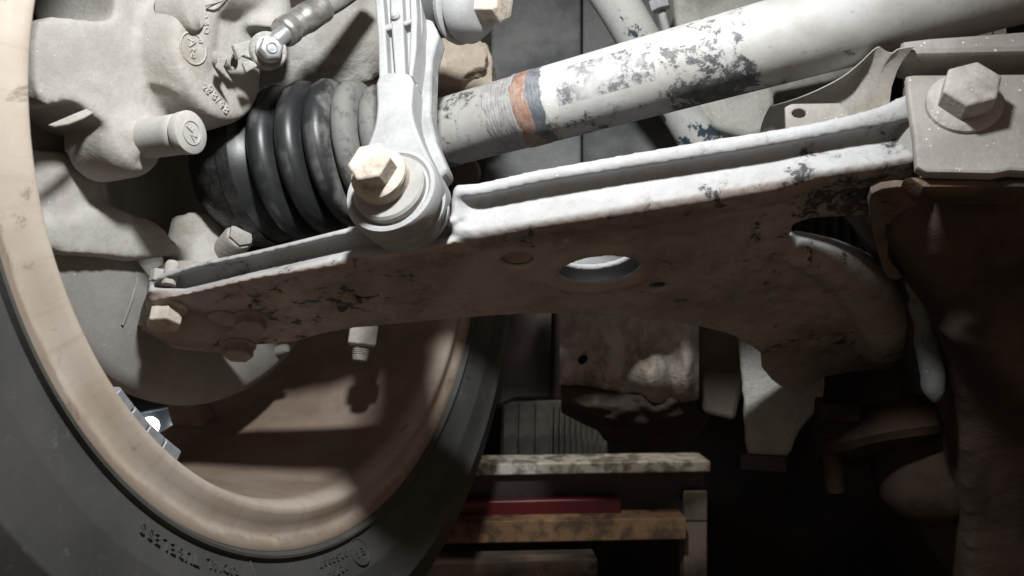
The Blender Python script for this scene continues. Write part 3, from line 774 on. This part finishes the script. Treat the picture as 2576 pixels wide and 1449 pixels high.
holes = [ell(ap, 1509, 678, 103, 39, 40, rad(-6)), ell(ap, 1302, 656, 40, 18), ell(ap, 921, 746, 33, 12), ell(ap, 790, 765, 24, 7, 20), ell(ap, 1943, 521, 31, 10, 24, rad(-8)),
         ell(ap, 2108, 862, 34, 7, 24, rad(-8)), ell(ap, 1420, 605, 22, 13, 4, rad(20)), ell(ap, 1655, 722, 22, 9, 20), ell(ap, 2140, 495, 26, 7, 20, rad(-8))]
k.extend(flat(uvl, holes, 0.0036, 0.0012), ap.M @ Matrix.Translation((0, 0, -0.0018)))
# upper shell, seen through the holes, with its own opening
inner = [(430, 770), (640, 735), (880, 700), (1147, 640), (1348, 585), (1559, 552), (1770, 528), (1945, 500), (2150, 470), (2160, 515), (2000, 535), (1965, 600), (2120, 700), (2200, 800), (2120, 900), (1990, 900), (1800, 790), (1500, 765), (1180, 780), (820, 815), (500, 850)]
up_pl = Pl(PLA - pn*0.015, pn, -HA)
k.extend(flat([up_pl.uv(*q) for q in inner], [ell(up_pl, 1500, 629, 96, 38, 36, rad(-6))], 0.0036, 0.001), up_pl.M)
# side wall closing the far edge
far = [(1914, 892), (1830, 842), (1750, 822), (1600, 802), (1450, 791), (1300, 793), (1180, 801), (1000, 818), (880, 829), (740, 862), (642, 871), (500, 880), (360, 850)]
k.tube([ap.hit(*q) - pn*0.008 + HZ*-0.003 for q in far], 0.0075, 10, squash=0.35, up=pn)
# horn that reaches back to the rear bush: swelling and raised rim
horn = curve_pts([ap.hit(1990, 640), ap.hit(2080, 668), ap.hit(2160, 720), ap.hit(2215, 790), ap.hit(2225, 870)])
k.tube([p - pn*0.004 for p in horn], [0.008 + 0.009*min(1, i/14) for i in range(len(horn))], 24)
fb = curve_pts([ap.hit(1990, 606), ap.hit(2000, 628), ap.hit(2050, 644), ap.hit(2120, 652), ap.hit(2180, 690), ap.hit(2240, 742), ap.hit(2272, 800)])
ft = curve_pts([P(1983, 581, ap.hit(1990, 606).y + 0.004), P(2010, 582, ap.hit(2000, 628).y + 0.003), P(2070, 596, ap.hit(2050, 644).y + 0.003), P(2140, 630, ap.hit(2120, 652).y + 0.003), P(2200, 678, ap.hit(2180, 690).y + 0.003), P(2254, 726, ap.hit(2240, 742).y + 0.003), P(2280, 790, ap.hit(2272, 800).y + 0.003)])
bk_ = Vector((0.0006, 0.0032, 0.0008))
k.loops([[p_, q_, q_ + bk_, p_ + bk_] for p_, q_ in zip(fb, ft)])
# swaged ring round the oval hole and the round emboss beside it
orim = [ap.hit(1509 + 122*math.cos(a)*math.cos(rad(-6)) - 47*math.sin(a)*math.sin(rad(-6)), 680 + 122*math.cos(a)*math.sin(rad(-6)) + 47*math.sin(a)*math.cos(rad(-6))) for a in [2*math.pi*i/36 for i in range(36)]]
ring_in = [ap.I @ p for p in orim]
ccx = sum(p.x for p in ring_in)/36; ccy = sum(p.y for p in ring_in)/36
k.loops([[ap.M @ Vector((ccx + (p.x-ccx)*f, ccy + (p.y-ccy)*f, z)) for p in ring_in] for f, z in ((1.28, -0.003), (1.15, 0.0016), (0.90, 0.0022), (0.86, 0.0008), (0.86, -0.003), (1.28, -0.003))], cap=False)
for (cx, cy, rx, ry, hh) in ((1705, 628, 75, 34, 0.0022), (1302, 656, 62, 29, 0.0012), (2095, 880, 90, 40, 0.002)):
    e_ = [ap.uv(cx + rx*math.cos(2*math.pi*i/24), cy + ry*math.sin(2*math.pi*i/24)) for i in range(24)]
    if cx == 1302: continue
    k.prism(ap.M, e_, -0.003, hh, 0.8)
# eye of the front bush
T_arm.arm_dot.inputs[1].default_value = tuple(pn)
k.build('shell', M_arm, arm, Matrix.Translation(PLA), remesh=0.00135, smooth=4)

for (cx, cy, rx, ry) in ((1302, 656, 42, 19), (921, 746, 35, 13), (1943, 521, 33, 11)):
    MB().prism(ap.M, ell(ap, cx, cy, rx, ry, 28), -0.0055, -0.0028).build('pressed_dimple', M_film, arm, bevel=0.0004)

def bolt(name, M, af, hh, flange_r, flange_h, mat, parent, rot=0.2, flange=True, shank=0.012):
    m = MB(); m.hexa(M, af, flange_h*0.5, flange_h + hh, rot, af*0.07)
    h = m.build(name, mat, parent, bevel=af*0.025)
    if flange:
        MB().lathe(M, [(-shank, flange_r*0.5), (-0.0002, flange_r*0.5), (0.0, flange_r), (flange_h*0.45, flange_r*0.985), (flange_h, flange_r*0.80), (flange_h*1.05, 0.001)], 48).build('flange', mat, h, angle=40)
    return h
# bolts and rivets under the outer end
b1 = axes(ap.hit(421, 772), pn, Vector((1, 0, 0)))
bolt('bolt', b1, 0.0155, 0.0085, 0.0105, 0.003, M_bolt, arm, 0.55)
b2 = axes(ap.hit(632, 800), pn, Vector((1, 0, 0)))
bolt('bolt', b2, 0.0150, 0.0050, 0.0098, 0.002, M_film, arm, 0.1)
MB().lathe(axes(ap.hit(562, 798), pn), [(-0.002, 0.0085), (0.001, 0.0082), (0.002, 0.006), (0.0022, 0.001)], 28).build('rivet', M_film, arm)
b3 = axes(ap.hit(602, 868), pn, Vector((1, 0, 0)))
bolt('bolt', b3, 0.0150, 0.0060, 0.0098, 0.002, M_film, arm, 0.3)
# ball joint boss and the bolt ends on top of the outer end
k = MB()
k.lathe(axes(ap.hit(470, 822), pn), [(-0.03, 0.022), (-0.001, 0.022), (0.004, 0.018), (0.006, 0.010), (0.0062, 0.002)], 40)
k.build('ball_joint', M_film, arm, angle=60)
MB().lathe(axes(P(432, 674, d0(430) + 0.008), UP), [(-0.01, 0.0036), (0.002, 0.0036), (0.0035, 0.0028), (0.004, 0.001)], 20).build('bolt_end', M_cast, arm)
MB().hexa(axes(P(400, 694, d0(404) + 0.006), UP), 0.008, -0.004, 0.003, 0.4, 0.001).build('nut', M_cast, arm, bevel=0.0004)
# bush inside the eye
MB().lathe(axes(P(2276, 325, d0(2276) + 0.006), Vector((-0.90, -0.40, 0.12))), [(-0.02, 0.005), (-0.006, 0.0140), (-0.001, 0.0145), (0.0, 0.0138), (0.0005, 0.008)], 36).build('bush', M_washer, arm)

# ------------------------------------------------------------------ stabiliser link
ln = Vector((-0.26, -0.87, 0.41)).normalized()
ly = Vector((0.02, 0.36, 0.93))
lk = thing('stabilizer_link', 'pale cast stabilizer link standing upright in front, bolted to the arm', 'stabilizer link', P(985, 480, 0.362))
lp = Pl(P(985, 478, 0.362), ln, ly)
lx = Pl(lp.O, ln, Vector((0, 0, 1)))
def lo_(pts): return [lx.uv(*q) for q in pts]
TH = 0.022
body = [(985 + (x_-985)*0.80, 478 + (y_-478)*0.80) if y_ > 440 else (x_, y_) for x_, y_ in [(952, 190), (1032, 186), (1034, 260), (1040, 300), (1058, 350), (1080, 395), (1098, 440), (1100, 490), (1085, 540), (1050, 575), (1000, 590), (950, 580), (905, 550), (882, 510), (880, 470), (892, 420), (925, 360), (942, 310), (947, 260)]]
k = MB()
k.prism(lx.M, lo_(smooth_poly(body, 3)), -TH, 0.0, 1.0)
k.build('lower_body', M_link, lk, bevel=0.0016, bseg=3, angle=50)
# eye: stacked collars round the bush
EO = P(985, 478, 0.362)
ex = lx.uv(984, 480)
EM = lx.M @ Matrix.Translation((ex[0], ex[1], 0))
MB().lathe(EM, [(-0.024, 0.0190), (-0.0230, 0.0205), (-0.0205, 0.0208), (-0.0195, 0.0196), (-0.0165, 0.0196), (-0.0160, 0.0216), (-0.0130, 0.0218), (-0.0118, 0.0203), (-0.0075, 0.0203), (-0.0068, 0.0224), (-0.001, 0.0226), (0.0010, 0.0216), (0.0014, 0.0198), (-0.0005, 0.0178), (-0.002, 0.010)], 72).build('eye', M_link, lk, angle=40)
wsh = MB().lathe(EM, [(-0.003, 0.012), (-0.003, 0.0172), (0.0030, 0.0172), (0.0042, 0.0160), (0.0045, 0.010)], 56).build('washer', M_washer, lk, angle=40)
BMt = EM @ Matrix.Translation((-0.0020, 0.0022, 0.004))
col_ = MB().lathe(BMt, [(-0.002, 0.0125), (0.006, 0.0128), (0.007, 0.0125)], 48).build('spacer', M_bolt, lk)
BMt2 = BMt @ Matrix.Translation((0, 0, 0.006))
bolt('bolt', BMt2, 0.0178, 0.0085, 0.0132, 0.0034, M_bolt, lk, 0.15)
# ribbed upper bar: web, two outer flanges and a middle rib
def lbox(pts, z0, z1, name, mat=M_link, bev=0.0012):
    m = MB(); m.prism(lx.M, lo_(pts), z0, z1)
    return m.build(name, mat, lk, bevel=bev, bseg=3, angle=50)
lbox([(945, -60), (1045, -60), (1050, 40), (1036, 196), (953, 198), (950, 100)], -TH + 0.004, -0.0065, 'web')
lbox([(938, -60), (958, -60), (968, 60), (975, 196), (952, 198), (950, 100)], -TH, 0.0, 'flange')
lbox([(978, -60), (1006, -60), (1012, 40), (1018, 190), (992, 196), (984, 90), (980, 40)], -TH, -0.0005, 'rib')
lbox([(1028, -60), (1042, -60), (1048, 40), (1046, 120), (1036, 192), (1026, 190), (1032, 60)], -TH, 0.0, 'flange')
lbox([(955, 64), (984, 52), (990, 66), (958, 76)], -0.008, -0.0006, 'crossbar')
lbox([(1008, 52), (1034, 40), (1034, 52), (1012, 62)], -0.008, -0.0006, 'crossbar')
u = lx.uv(996, 42)
MB().lathe(lx.M @ Matrix.Translation((u[0], u[1], -0.008)), [(0, 0.0028), (0.009, 0.0024), (0.0102, 0.0014), (0.0104, 0.0004)], 16).build('ejector_pin', M_link, lk)
# side rail (the scuffed flank that faces right)
k = MB()
side = [(1034, -60), (1058, -60), (1078, 60), (1084, 110), (1066, 180), (1060, 240), (1034, 240)]
sl = Pl(lx.M @ Vector((0, 0, -TH + 0.002)), ln, Vector((0, 0, 1)))
k.prism(sl.M, [sl.uv(*q) for q in ((1030, -60), (1072, -60), (1092, 50), (1112, 105), (1096, 165), (1092, 300), (1106, 370), (1136, 440), (1100, 480), (1050, 380), (1030, 200))], -0.006, 0.006)
k.build('flank', M_linkside, lk, bevel=0.002, bseg=3)

# upper joint at the top edge
uj = thing('rubber_bush_joint', 'dark rubber bush with pale washer and nut at the top edge beside the link', 'bush', P(1140, 20, 0.40))
ud = Vector((0.80, -0.50, -0.16)).normalized()
U0 = P(1085, 16, 0.436)
UM = axes(U0, ud)
MB().lathe(UM, [(-0.02, 0.010), (-0.018, 0.0155), (0.0, 0.0165), (0.0155, 0.0170), (0.0165, 0.015), (0.017, 0.008)], 48).build('rubber_bush', M_rubber, uj)
MB().lathe(UM, [(0.0165, 0.010), (0.0168, 0.0195), (0.0195, 0.0205), (0.0205, 0.0195), (0.021, 0.017), (0.023, 0.0195), (0.0270, 0.0198), (0.0340, 0.0155), (0.036, 0.0120), (0.036, 0.004)], 56).build('washer', M_link, uj, angle=40)
MB().hexa(UM, 0.0175, 0.035, 0.049, 0.5, 0.002).build('nut', M_bolt, uj, bevel=0.0006)

# ------------------------------------------------------------------ subframe bracket on the right, its bolt
bn = Vector((-0.24, -0.88, 0.40)).normalized()
br = Pl(P(2425, 260, 0.330), bn)
bk = thing('subframe_bracket', 'pale dusty steel bracket on the right holding a large hexagon bolt', 'bracket', P(2425, 420, 0.30))
plate_pts = [(2280, 190), (2300, 187), (2660, 184), (2680, 436), (2541, 428), (2500, 436), (2330, 432), (2306, 418), (2299, 337), (2284, 240)]
k = MB(); k.extend(flat([br.uv(*q) for q in plate_pts], [], 0.006, 0.0014), br.M @ Matrix.Translation((0, 0, -0.003)))
k.build('plate', M_brack, bk)
k = MB(); k.extend(flat([br.uv(*q) for q in ((2263, 124), (2330, 116), (2480, 106), (2690, 90), (2690, 150), (2300, 158), (2268, 150))], [], 0.020, 0.0026), br.M @ Matrix.Translation((0, 0, -0.004)))
k.build('top_rail', M_brack, bk)
k = MB(); k.extend(flat([br.uv(*q) for q in ((2290, 140), (2690, 140), (2690, 210), (2290, 210))], [], 0.004, 0.001), br.M @ Matrix.Translation((0, 0, -0.016)))
k.build('recessed_web', M_brown, bk)
k = MB(); k.extend(flat([br.uv(*q) for q in ((2285, 420), (2700, 420), (2720, 450), (2330, 452))], [], 0.016, 0.003), br.M @ Matrix.Translation((0, 0, -0.014)))
k.build('underside', M_rustwax, bk)
bo = Pl(br.O, bn).M
u = br.uv(2424, 262)
bolt('bolt', br.M @ Matrix.Translation((u[0], u[1], 0.0)), 0.0195, 0.0105, 0.0148, 0.0038, M_boltb, bk, 0.25)

# curved sheet bracket behind the arm's inner end
sb = thing('sheet_bracket', 'curved sheet-metal bracket with wavy top edge behind the arm near the right bolt', 'bracket', P(2100, 300, 0.36))
top = curve_pts([P(1938, 268, 0.395), P(2000, 250, 0.388), P(2060, 226, 0.380), (P(2120, 194, 0.370)), P(2165, 158, 0.362), P(2196, 128, 0.356), P(2213, 119, 0.352), P(2228, 128, 0.350), P(2245, 134, 0.346), P(2262, 124, 0.342), P(2300, 118, 0.335)], 5)
rows = []
for j, (dy, dd) in enumerate(((0, 0.0), (6, 0.004), (18, 0.010), (36, 0.015), (70, 0.020), (150, 0.024))):
    rows.append([p + Vector((0, dd, -dy/F*p.y)) for p in top])
k = MB(); n = len(top)
front = rows; back = [[p + Vector((0.001, 0.0028, 0.0012)) for p in r] for r in rows]
k.loops([front[j] for j in range(len(rows))] + [back[j] for j in range(len(rows)-1, -1, -1)] + [front[0]], cap=False, closed=False)
k.build('sheet', M_cast, sb, angle=60)
tb = Pl(P(2040, 290, 0.365), Vector((-0.1, -0.9, 0.3)))
k = MB(); k.extend(flat([tb.uv(*q) for q in ((1974, 272), (1990, 264), (2110, 262), (2134, 282), (2140, 330), (1976, 330))], [ell(tb, 2009, 288, 18, 11)], 0.0026, 0.0007), tb.M)
k.build('tab', M_brack, sb)

# ------------------------------------------------------------------ subframe, rear bush, tab with square hole
sf = thing('subframe', 'dark oily subframe filling the shaded lower right of the picture', 'subframe', P(2450, 800, 0.45))
sp_ = Pl(P(2430, 450, 0.345), Vector((-0.10, -0.62, -0.78)))
pts = [(2330, 440), (2720, 430), (2760, 1540), (2440, 1540), (2420, 1050), (2400, 900), (2372, 800), (2330, 730), (2290, 660), (2240, 600), (2260, 500)]
sfp = Pl(P(2430, 450, 0.345), Vector((-0.05, -0.50, -0.86)).normalized(), -HZ)
k = MB()
far_d = lambda x, y: P(x, y, 0.345 + (y - 440)*0.00013)
ringA = [far_d(*q) for q in pts]; ringB = [far_d(*q) + Vector((0.01, 0.10, 0.03)) for q in pts]
k.loops([ringA, ringB])
k.tube([far_d(2350, 520), far_d(2440, 545), far_d(2576, 520), far_d(2700, 470)], [0.012, 0.016, 0.018, 0.018], 16)
k.tube([far_d(2340, 600), far_d(2470, 620), far_d(2700, 600)], [0.010, 0.012, 0.012], 16)
k.tube([far_d(2420, 780), far_d(2560, 900), far_d(2700, 1100)], [0.016, 0.02, 0.02], 16)
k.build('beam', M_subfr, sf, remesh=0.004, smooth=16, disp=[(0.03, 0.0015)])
k = MB()
k.lathe(axes(P(2385, 500, 0.356), Vector((0, -0.5, -0.8))), [(-0.02, 0.020), (0.002, 0.018), (0.004, 0.012), (0.0045, 0.002)], 32)
k.tube([P(2315, 452, 0.356), P(2420, 465, 0.352), P(2500, 470, 0.350)], [0.008, 0.010, 0.009], 14)
k.build('waxed_seam', M_rustwax, sf, remesh=0.002, smooth=4, disp=[(0.008, 0.004)])
tq = Pl(P(2260, 540, 0.365), Vector((-0.05, -0.45, -0.89)), -HZ)
k = MB(); k.extend(flat([tq.uv(*q) for q in smooth_poly(((2190, 478), (2290, 462), (2365, 508), (2345, 560), (2320, 582), (2245, 594), (2235, 640), (2270, 690), (2230, 690), (2205, 620), (2192, 560)), 3)],
                        [[tq.uv(*q) for q in ((2228, 556), (2268, 554), (2276, 566), (2274, 582), (2230, 587))]], 0.004, 0.001), tq.M)
k.build('tab_plate', M_brown, sf)
MB().tube(curve_pts([P(2362, 520, 0.362), P(2345, 555, 0.372), P(2322, 580, 0.380), P(2280, 588, 0.383), P(2240, 592, 0.385)]), 0.0016, 10, up=Vector((0, 1, 0))).build('tab_lip', M_brack, sf)
# sleeve catching light
k = MB(); k.tube(curve_pts([P(2290, 705, 0.42), P(2308, 760, 0.42), P(2330, 850, 0.42), P(2345, 940, 0.42), P(2350, 1010, 0.42)]), [0.003]*6 + [0.0048]*6 + [0.006]*9 + [0.0055, 0.0045, 0.003, 0.0012], 20)
k.build('sleeve', M_panel, sf, disp=[(0.01, 0.002)])

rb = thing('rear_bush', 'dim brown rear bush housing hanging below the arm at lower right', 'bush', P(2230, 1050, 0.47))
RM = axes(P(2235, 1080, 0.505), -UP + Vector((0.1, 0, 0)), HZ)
MB().lathe(RM, [(-0.012, 0.03), (-0.010, 0.046), (-0.002, 0.050), (0.010, 0.050), (0.014, 0.046), (0.016, 0.020)], 56).build('collar', M_shadebr, rb, disp=[(0.02, 0.002)])
MB().lathe(axes(P(2330, 1150, 0.50), -UP + Vector((0.05, 0, 0)), HZ), [(-0.02, 0.030), (0.0, 0.034), (0.022, 0.032), (0.036, 0.024), (0.042, 0.012), (0.043, 0.001)], 48).build('bowl', M_shadebr, rb, disp=[(0.02, 0.002)])
MB().box(axes(P(2110, 1035, 0.47), Vector((-0.1, -0.9, -0.2))), (-0.012, -0.006, -0.01), (0.012, 0.006, 0.004)).build('lug', M_shadebr, rb, bevel=0.002)
MB().tube([P(2090, 1080, 0.49), P(2100, 1230, 0.50)], 0.006, 16).build('stud', M_shadebr, rb)

o = MB().tube([P(1330, 676, 0.505), P(1700, 640, 0.53), P(1975, 610, 0.56)], [0.011, 0.011, 0.012], 28).build('backing_tube', M_link)  # tube added as a lit backing for the crescent in the oval hole
tag(o, 'pale grey tube added behind the arm, a bright crescent in its oval hole', 'added tube')

# steering bellows seen through the gap in the arm
sbm = axes(P(1960, 610, 0.56), Vector((1, -0.25, 0.03)))
pr = []
for i in range(14):
    pr += [(i*0.0075, 0.026), (i*0.0075 + 0.0037, 0.034)]
o = MB().lathe(sbm, [(0, 0.01)] + pr + [(0.105, 0.01)], 48).build('steering_bellows', M_bellow, angle=70)
tag(o, 'black ribbed steering bellows seen through the gap in the arm', 'bellows')

# ------------------------------------------------------------------ things behind, upper middle
mb_ = thing('mud_caked_mount', 'tan mud-caked engine mount behind the link, its crust cracked in steps', 'mount', P(1170, 150, 0.53))
k = MB()
m1 = Pl(P(1160, 140, 0.515), Vector((-0.1, -0.93, 0.35)))
k.prism(m1.M, [m1.uv(*q) for q in ((1080, 240), (1095, 200), (1050, 120), (1110, 66), (1150, 66), (1205, 100), (1226, 130), (1220, 165), (1190, 172), (1165, 190), (1155, 215), (1120, 222), (1080, 224))], -0.012, 0.0)
k.build('crust', M_mud, mb_, remesh=0.0014, smooth=1, disp=[(0.012, 0.004), (0.003, 0.0014)])
m2 = Pl(P(1160, 180, 0.523), Vector((-0.1, -0.93, 0.35)))
k = MB(); k.prism(m2.M, [m2.uv(*q) for q in ((1060, 270), (1060, 100), (1150, 80), (1226, 110), (1240, 150), (1238, 200), (1250, 218), (1200, 240), (1130, 270))], -0.02, 0.0)
k.build('base', M_mud, mb_, remesh=0.0016, smooth=1, disp=[(0.012, 0.003), (0.003, 0.0014)])

gb = thing('gearbox_casing', 'dark grey-green gearbox side panels behind the drive shaft', 'gearbox', P(1400, 300, 0.60))
g1 = Pl(P(1400, 200, 0.60), Vector((-0.10, -0.97, 0.2)))
k = MB(); k.prism(g1.M, [g1.uv(*q) for q in ((1235, -80), (1461, -80), (1462, 460), (1215, 470), (1235, 200))], -0.04, 0.0)
k.build('panel', M_panel, gb, bevel=0.002)
g2 = Pl(P(1560, 200, 0.605), Vector((-0.22, -0.95, 0.15)))
k = MB(); k.prism(g2.M, [g2.uv(*q) for q in ((1465, -80), (1800, -80), (1800, 440), (1464, 460))], -0.04, 0.0)
k.build('panel', M_panel, gb, bevel=0.002)

pp = MB().tube(curve_pts([P(1500, -70, 0.505), P(1560, 20, 0.508), P(1625, 130, 0.515), P(1700, 255, 0.525), P(1790, 400, 0.53)]), 0.0138, 32).build('anti_roll_bar', M_pipe)
tag(pp, 'diagonal dust-white bar with flaking dark blue paint behind the shaft', 'bar')

bl2 = thing('brake_line', 'thin pale brake line with a hexagon union at the top edge', 'brake line', P(1670, 40, 0.50))
MB().tube([P(1652, -20, 0.50), P(1672, 60, 0.50), P(1690, 130, 0.505)], 0.0026, 16).build('line', M_link, bl2)
um = axes(P(1659, 10, 0.498), (P(1672, 60, 0.5) - P(1652, -20, 0.5)))
MB().hexa(um, 0.0115, -0.003, 0.004, 0.3, 0.0008).build('union', M_link, bl2, bevel=0.0004)
MB().hexa(um, 0.0130, -0.012, -0.0045, 0.5, 0.0008).build('nut', M_link, bl2, bevel=0.0004)

eb = thing('engine_casting', 'speckled grey engine casting at the top right behind the drive shaft', 'engine casting', P(1880, 150, 0.53))
e1 = Pl(P(1880, 60, 0.53), Vector((0.05, -0.97, 0.2)))
k = MB(); k.prism(e1.M, [e1.uv(*q) for q in ((1690, -80), (2300, -80), (2300, 160), (1950, 230), (1955, 330), (1880, 345), (1800, 320), (1740, 250), (1705, 90))], -0.06, 0.0)
k.build('block', M_block, eb, bevel=0.004, bseg=3)
k = MB(); k.lathe(axes(P(1790, 290, 0.525), Vector((0.3, -0.9, 0.2))), [(-0.02, 0.020), (-0.002, 0.019), (0.0, 0.017), (-0.003, 0.013), (-0.003, 0.003)], 40); k.build('boss', M_tanpan, eb)
k = MB()
e2 = Pl(P(2480, 100, 0.46), Vector((0.0, -0.95, 0.3)))
for px_ in range(0, 5):
    k.prism(e2.M, [e2.uv(*q) for q in ((2340 + px_*40, 40), (2374 + px_*40, 40), (2374 + px_*40, 150), (2340 + px_*40, 150))], -0.02, 0.002*(px_ % 2))
k.build('ribbed_cover', M_block, eb, bevel=0.001)
k = MB(); k.lathe(axes(P(1172, 432, 0.54), Vector((0.5, -0.8, 0.1))), [(-0.03, 0.012), (0.0, 0.012), (0.003, 0.008), (0.003, 0.002)], 32)
o = k.build('flange_stub', M_rustwax); tag(o, 'small rusty brown stub below the shaft beside the link eye', 'stub')

# ------------------------------------------------------------------ things behind, lower middle
sp2 = thing('splash_panel', 'dark brown plastic splash panel between the tyre and the heat shield', 'splash panel', P(1335, 980, 0.72))
s1 = Pl(P(1335, 900, 0.70), Vector((-0.1, -0.97, 0.1)))
k = MB(); k.prism(s1.M, [s1.uv(*q) for q in smooth_poly(((1250, 740), (1412, 740), (1410, 960), (1398, 1000), (1300, 1005), (1215, 1015)), 3)], -0.01, 0.0)
k.build('panel', M_plast, sp2, bevel=0.003)
k = MB(); k.tube([P(1405, 740, 0.69), P(1400, 1000, 0.69)], 0.006, 12); k.build('edge_bead', M_plast, sp2)

hs = thing('heat_shield', 'crumpled oil-stained heat shield seen below the arm', 'heat shield', P(1580, 1000, 0.62))
rows = []; NX, NY = 44, 30
for j in range(NY + 1):
    row = []
    for i in range(NX + 1):
        x = 1408 + (1758-1408)*i/NX; yb = 992 + 26*math.sin(i/NX*2.6)
        y = 600 + (yb-600)*j/NY
        d = 0.62 + 0.012*math.sin((x-1408)/95.0) - 0.020*abs(math.sin((x - 1450)/160.0)) + 0.030*(j/NY)**6
        d += 0.010*(mnoise.noise(Vector((x/45.0, y/90.0, 3.0)))) + 0.004*mnoise.noise(Vector((x/14.0, y/18.0, 7.0)))
        d -= 0.016*max(0.0, 1 - ((x-1640)/75.0)**2 - ((y-945)/70.0)**2) + 0.012*max(0.0, 1 - ((x-1725)/40.0)**2 - ((y-950)/80.0)**2)
        if x > 1730: d += 0.0012*(x-1730)*0.2
        row.append(P(x, y, d))
    rows.append(row)
k = MB(); back = [[p + Vector((0, 0.004, 0)) for p in r] for r in rows]
k.loops(rows + back[::-1] + [rows[0]], cap=False, closed=False)
k.build('sheet', M_heat, hs, angle=80)
rows = []
for j in range(25):
    row = []
    for i in range(45):
        x = 1412 + 340*i/44; y = 968 + 25*math.sin(i/44*2.6) + (70 + 40*math.sin(i/44*3.0))*j/24
        d = 0.636 + 0.045*(j/24)**1.5 - 0.02*math.sin(j/24*3.1) + 0.010*mnoise.noise(Vector((x/38.0, y/28.0, 1.0))) + 0.002*mnoise.noise(Vector((x/9.0, y/9.0, 5.0)))
        row.append(P(x, y, d))
    rows.append(row)
k = MB(); k.loops(rows + [[p + Vector((0, 0.004, 0.002)) for p in r_] for r_ in rows][::-1] + [rows[0]], cap=False, closed=False)
k.build('crumpled_fold', M_subfr, hs, angle=80)
MB().lathe(axes(P(1462, 908, 0.606), Vector((-0.2, -1, 0.0))), [(-0.02, 0.0030), (-0.004, 0.0030), (-0.004, 0.001)], 20).build('hole_disc', M_dark, hs)  # dark disc standing in for a small hole, its shade given as colour

pn2 = Pl(P(1800, 900, 0.64), Vector((-0.15, -0.96, 0.05)))
k = MB(); k.prism(pn2.M, [pn2.uv(*q) for q in ((1742, 740), (1868, 760), (1872, 960), (1850, 1060), (1770, 1040), (1748, 960))], -0.02, 0.0)
o = k.build('side_panel', M_tanpan, bevel=0.004); tag(o, 'smooth tan panel between the heat shield and the rough casting', 'panel')

rc = Pl(P(1940, 1000, 0.58), Vector((-0.30, -0.92, 0.22)))
k = MB(); k.prism(rc.M, [rc.uv(*q) for q in smooth_poly(((1862, 800), (1960, 800), (2060, 900), (2070, 1000), (2010, 1080), (1975, 1150), (1885, 1152), (1870, 1000)), 3)], -0.03, 0.0)
o = k.build('rough_casting', M_rough, remesh=0.0025, smooth=3, disp=[(0.005, 0.0020)]); tag(o, 'rough light grey casting below the horn of the arm', 'casting')
k = MB(); k.box(axes(P(1920, 1165, 0.57), Vector((-0.3, -0.92, 0.1))), (-0.016, -0.006, -0.02), (0.016, 0.006, 0.0))
o2 = k.build('foot', M_plast, o, bevel=0.001)

fc = thing('finned_casting', 'grey-green finned engine casting in the dim lower middle', 'engine casting', P(1390, 1160, 0.78))
f1 = Pl(P(1390, 1100, 0.85), Vector((-0.15, -0.97, 0.15)))
k = MB(); k.prism(f1.M, [f1.uv(*q) for q in ((1262, 1010), (1420, 1005), (1525, 1080), (1530, 1190), (1255, 1185))], -0.03, -0.004)
k.build('body', M_fin, fc, bevel=0.002)
for x in (1268, 1306, 1348):
    MB().prism(f1.M, [f1.uv(*q) for q in ((x, 1012), (x + 36, 1012), (x + 32, 1185), (x - 4, 1185))], -0.005, 0.0).build('strip', M_fin, fc, bevel=0.001)
for x in range(1396, 1530, 14):
    y0 = 1012 + max(0, x - 1420)*0.66
    MB().prism(f1.M, [f1.uv(*q) for q in ((x, y0), (x + 5, y0), (x + 3, 1185), (x - 3, 1185))], -0.006, 0.004).build('fin', M_fin, fc, bevel=0.0006)
op = MB(); op.lathe(axes(P(1640, 1068, 0.67), Vector((0, -0.6, -0.8))), [(-0.05, 0.055), (-0.01, 0.052), (0.004, 0.044), (0.010, 0.02), (0.011, 0.002)], 56)
o = op.build('oil_pan', M_subfr, disp=[(0.03, 0.003)]); tag(o, 'black oily pan below the crumpled heat shield', 'oil pan')

# ------------------------------------------------------------------ steel trolley frame behind, bottom
tr = thing('steel_trolley', 'worn steel trolley frame with rusty rails at the bottom behind the tyre', 'trolley', P(1480, 1440, 0.95))
def rail(name, a, b, h, dep, mat):
    """a, b: the two ends of the front top edge; h: height of the front face; dep: depth"""
    ax = (b - a).normalized()
    M = axes(a, Vector((0, -1, 0)) - ax*ax.dot(Vector((0, -1, 0))), Vector((0, 0, 1)))
    L = (b - a).length
    return MB().box(M, (0, -h, -dep), (L, 0, 0)).build(name, mat, tr, bevel=0.0015)
rail('top_rail', P(1180, 1168, 0.76), P(1786, 1212, 0.775), 0.0112, 0.04, M_rail)
rail('apron', P(1150, 1192, 0.772), P(1770, 1236, 0.787), 0.046, 0.02, M_plast)
k = MB(); k.box(Matrix.Translation(P(1750, 1236, 0.779)), (-0.0115, 0.0, -0.16), (0.0115, 0.02, 0.0)); k.build('post', M_brown, tr, bevel=0.0015)
k = MB(); k.box(Matrix.Translation(P(1750, 1236, 0.776)), (-0.0115, 0.0, -0.029), (0.0115, 0.002, 0.0)); k.build('post_bracket', M_tanpan, tr, bevel=0.001)
rail('lower_rail', P(1060, 1314, 0.735), P(1720, 1398, 0.75), 0.021, 0.03, M_rail2)
rail('red_panel', P(1100, 1262, 0.755), P(1560, 1306, 0.765), 0.035, 0.01, M_redp)
rail('bottom_rail', P(1040, 1418, 0.72), P(1500, 1460, 0.735), 0.03, 0.03, M_brown)
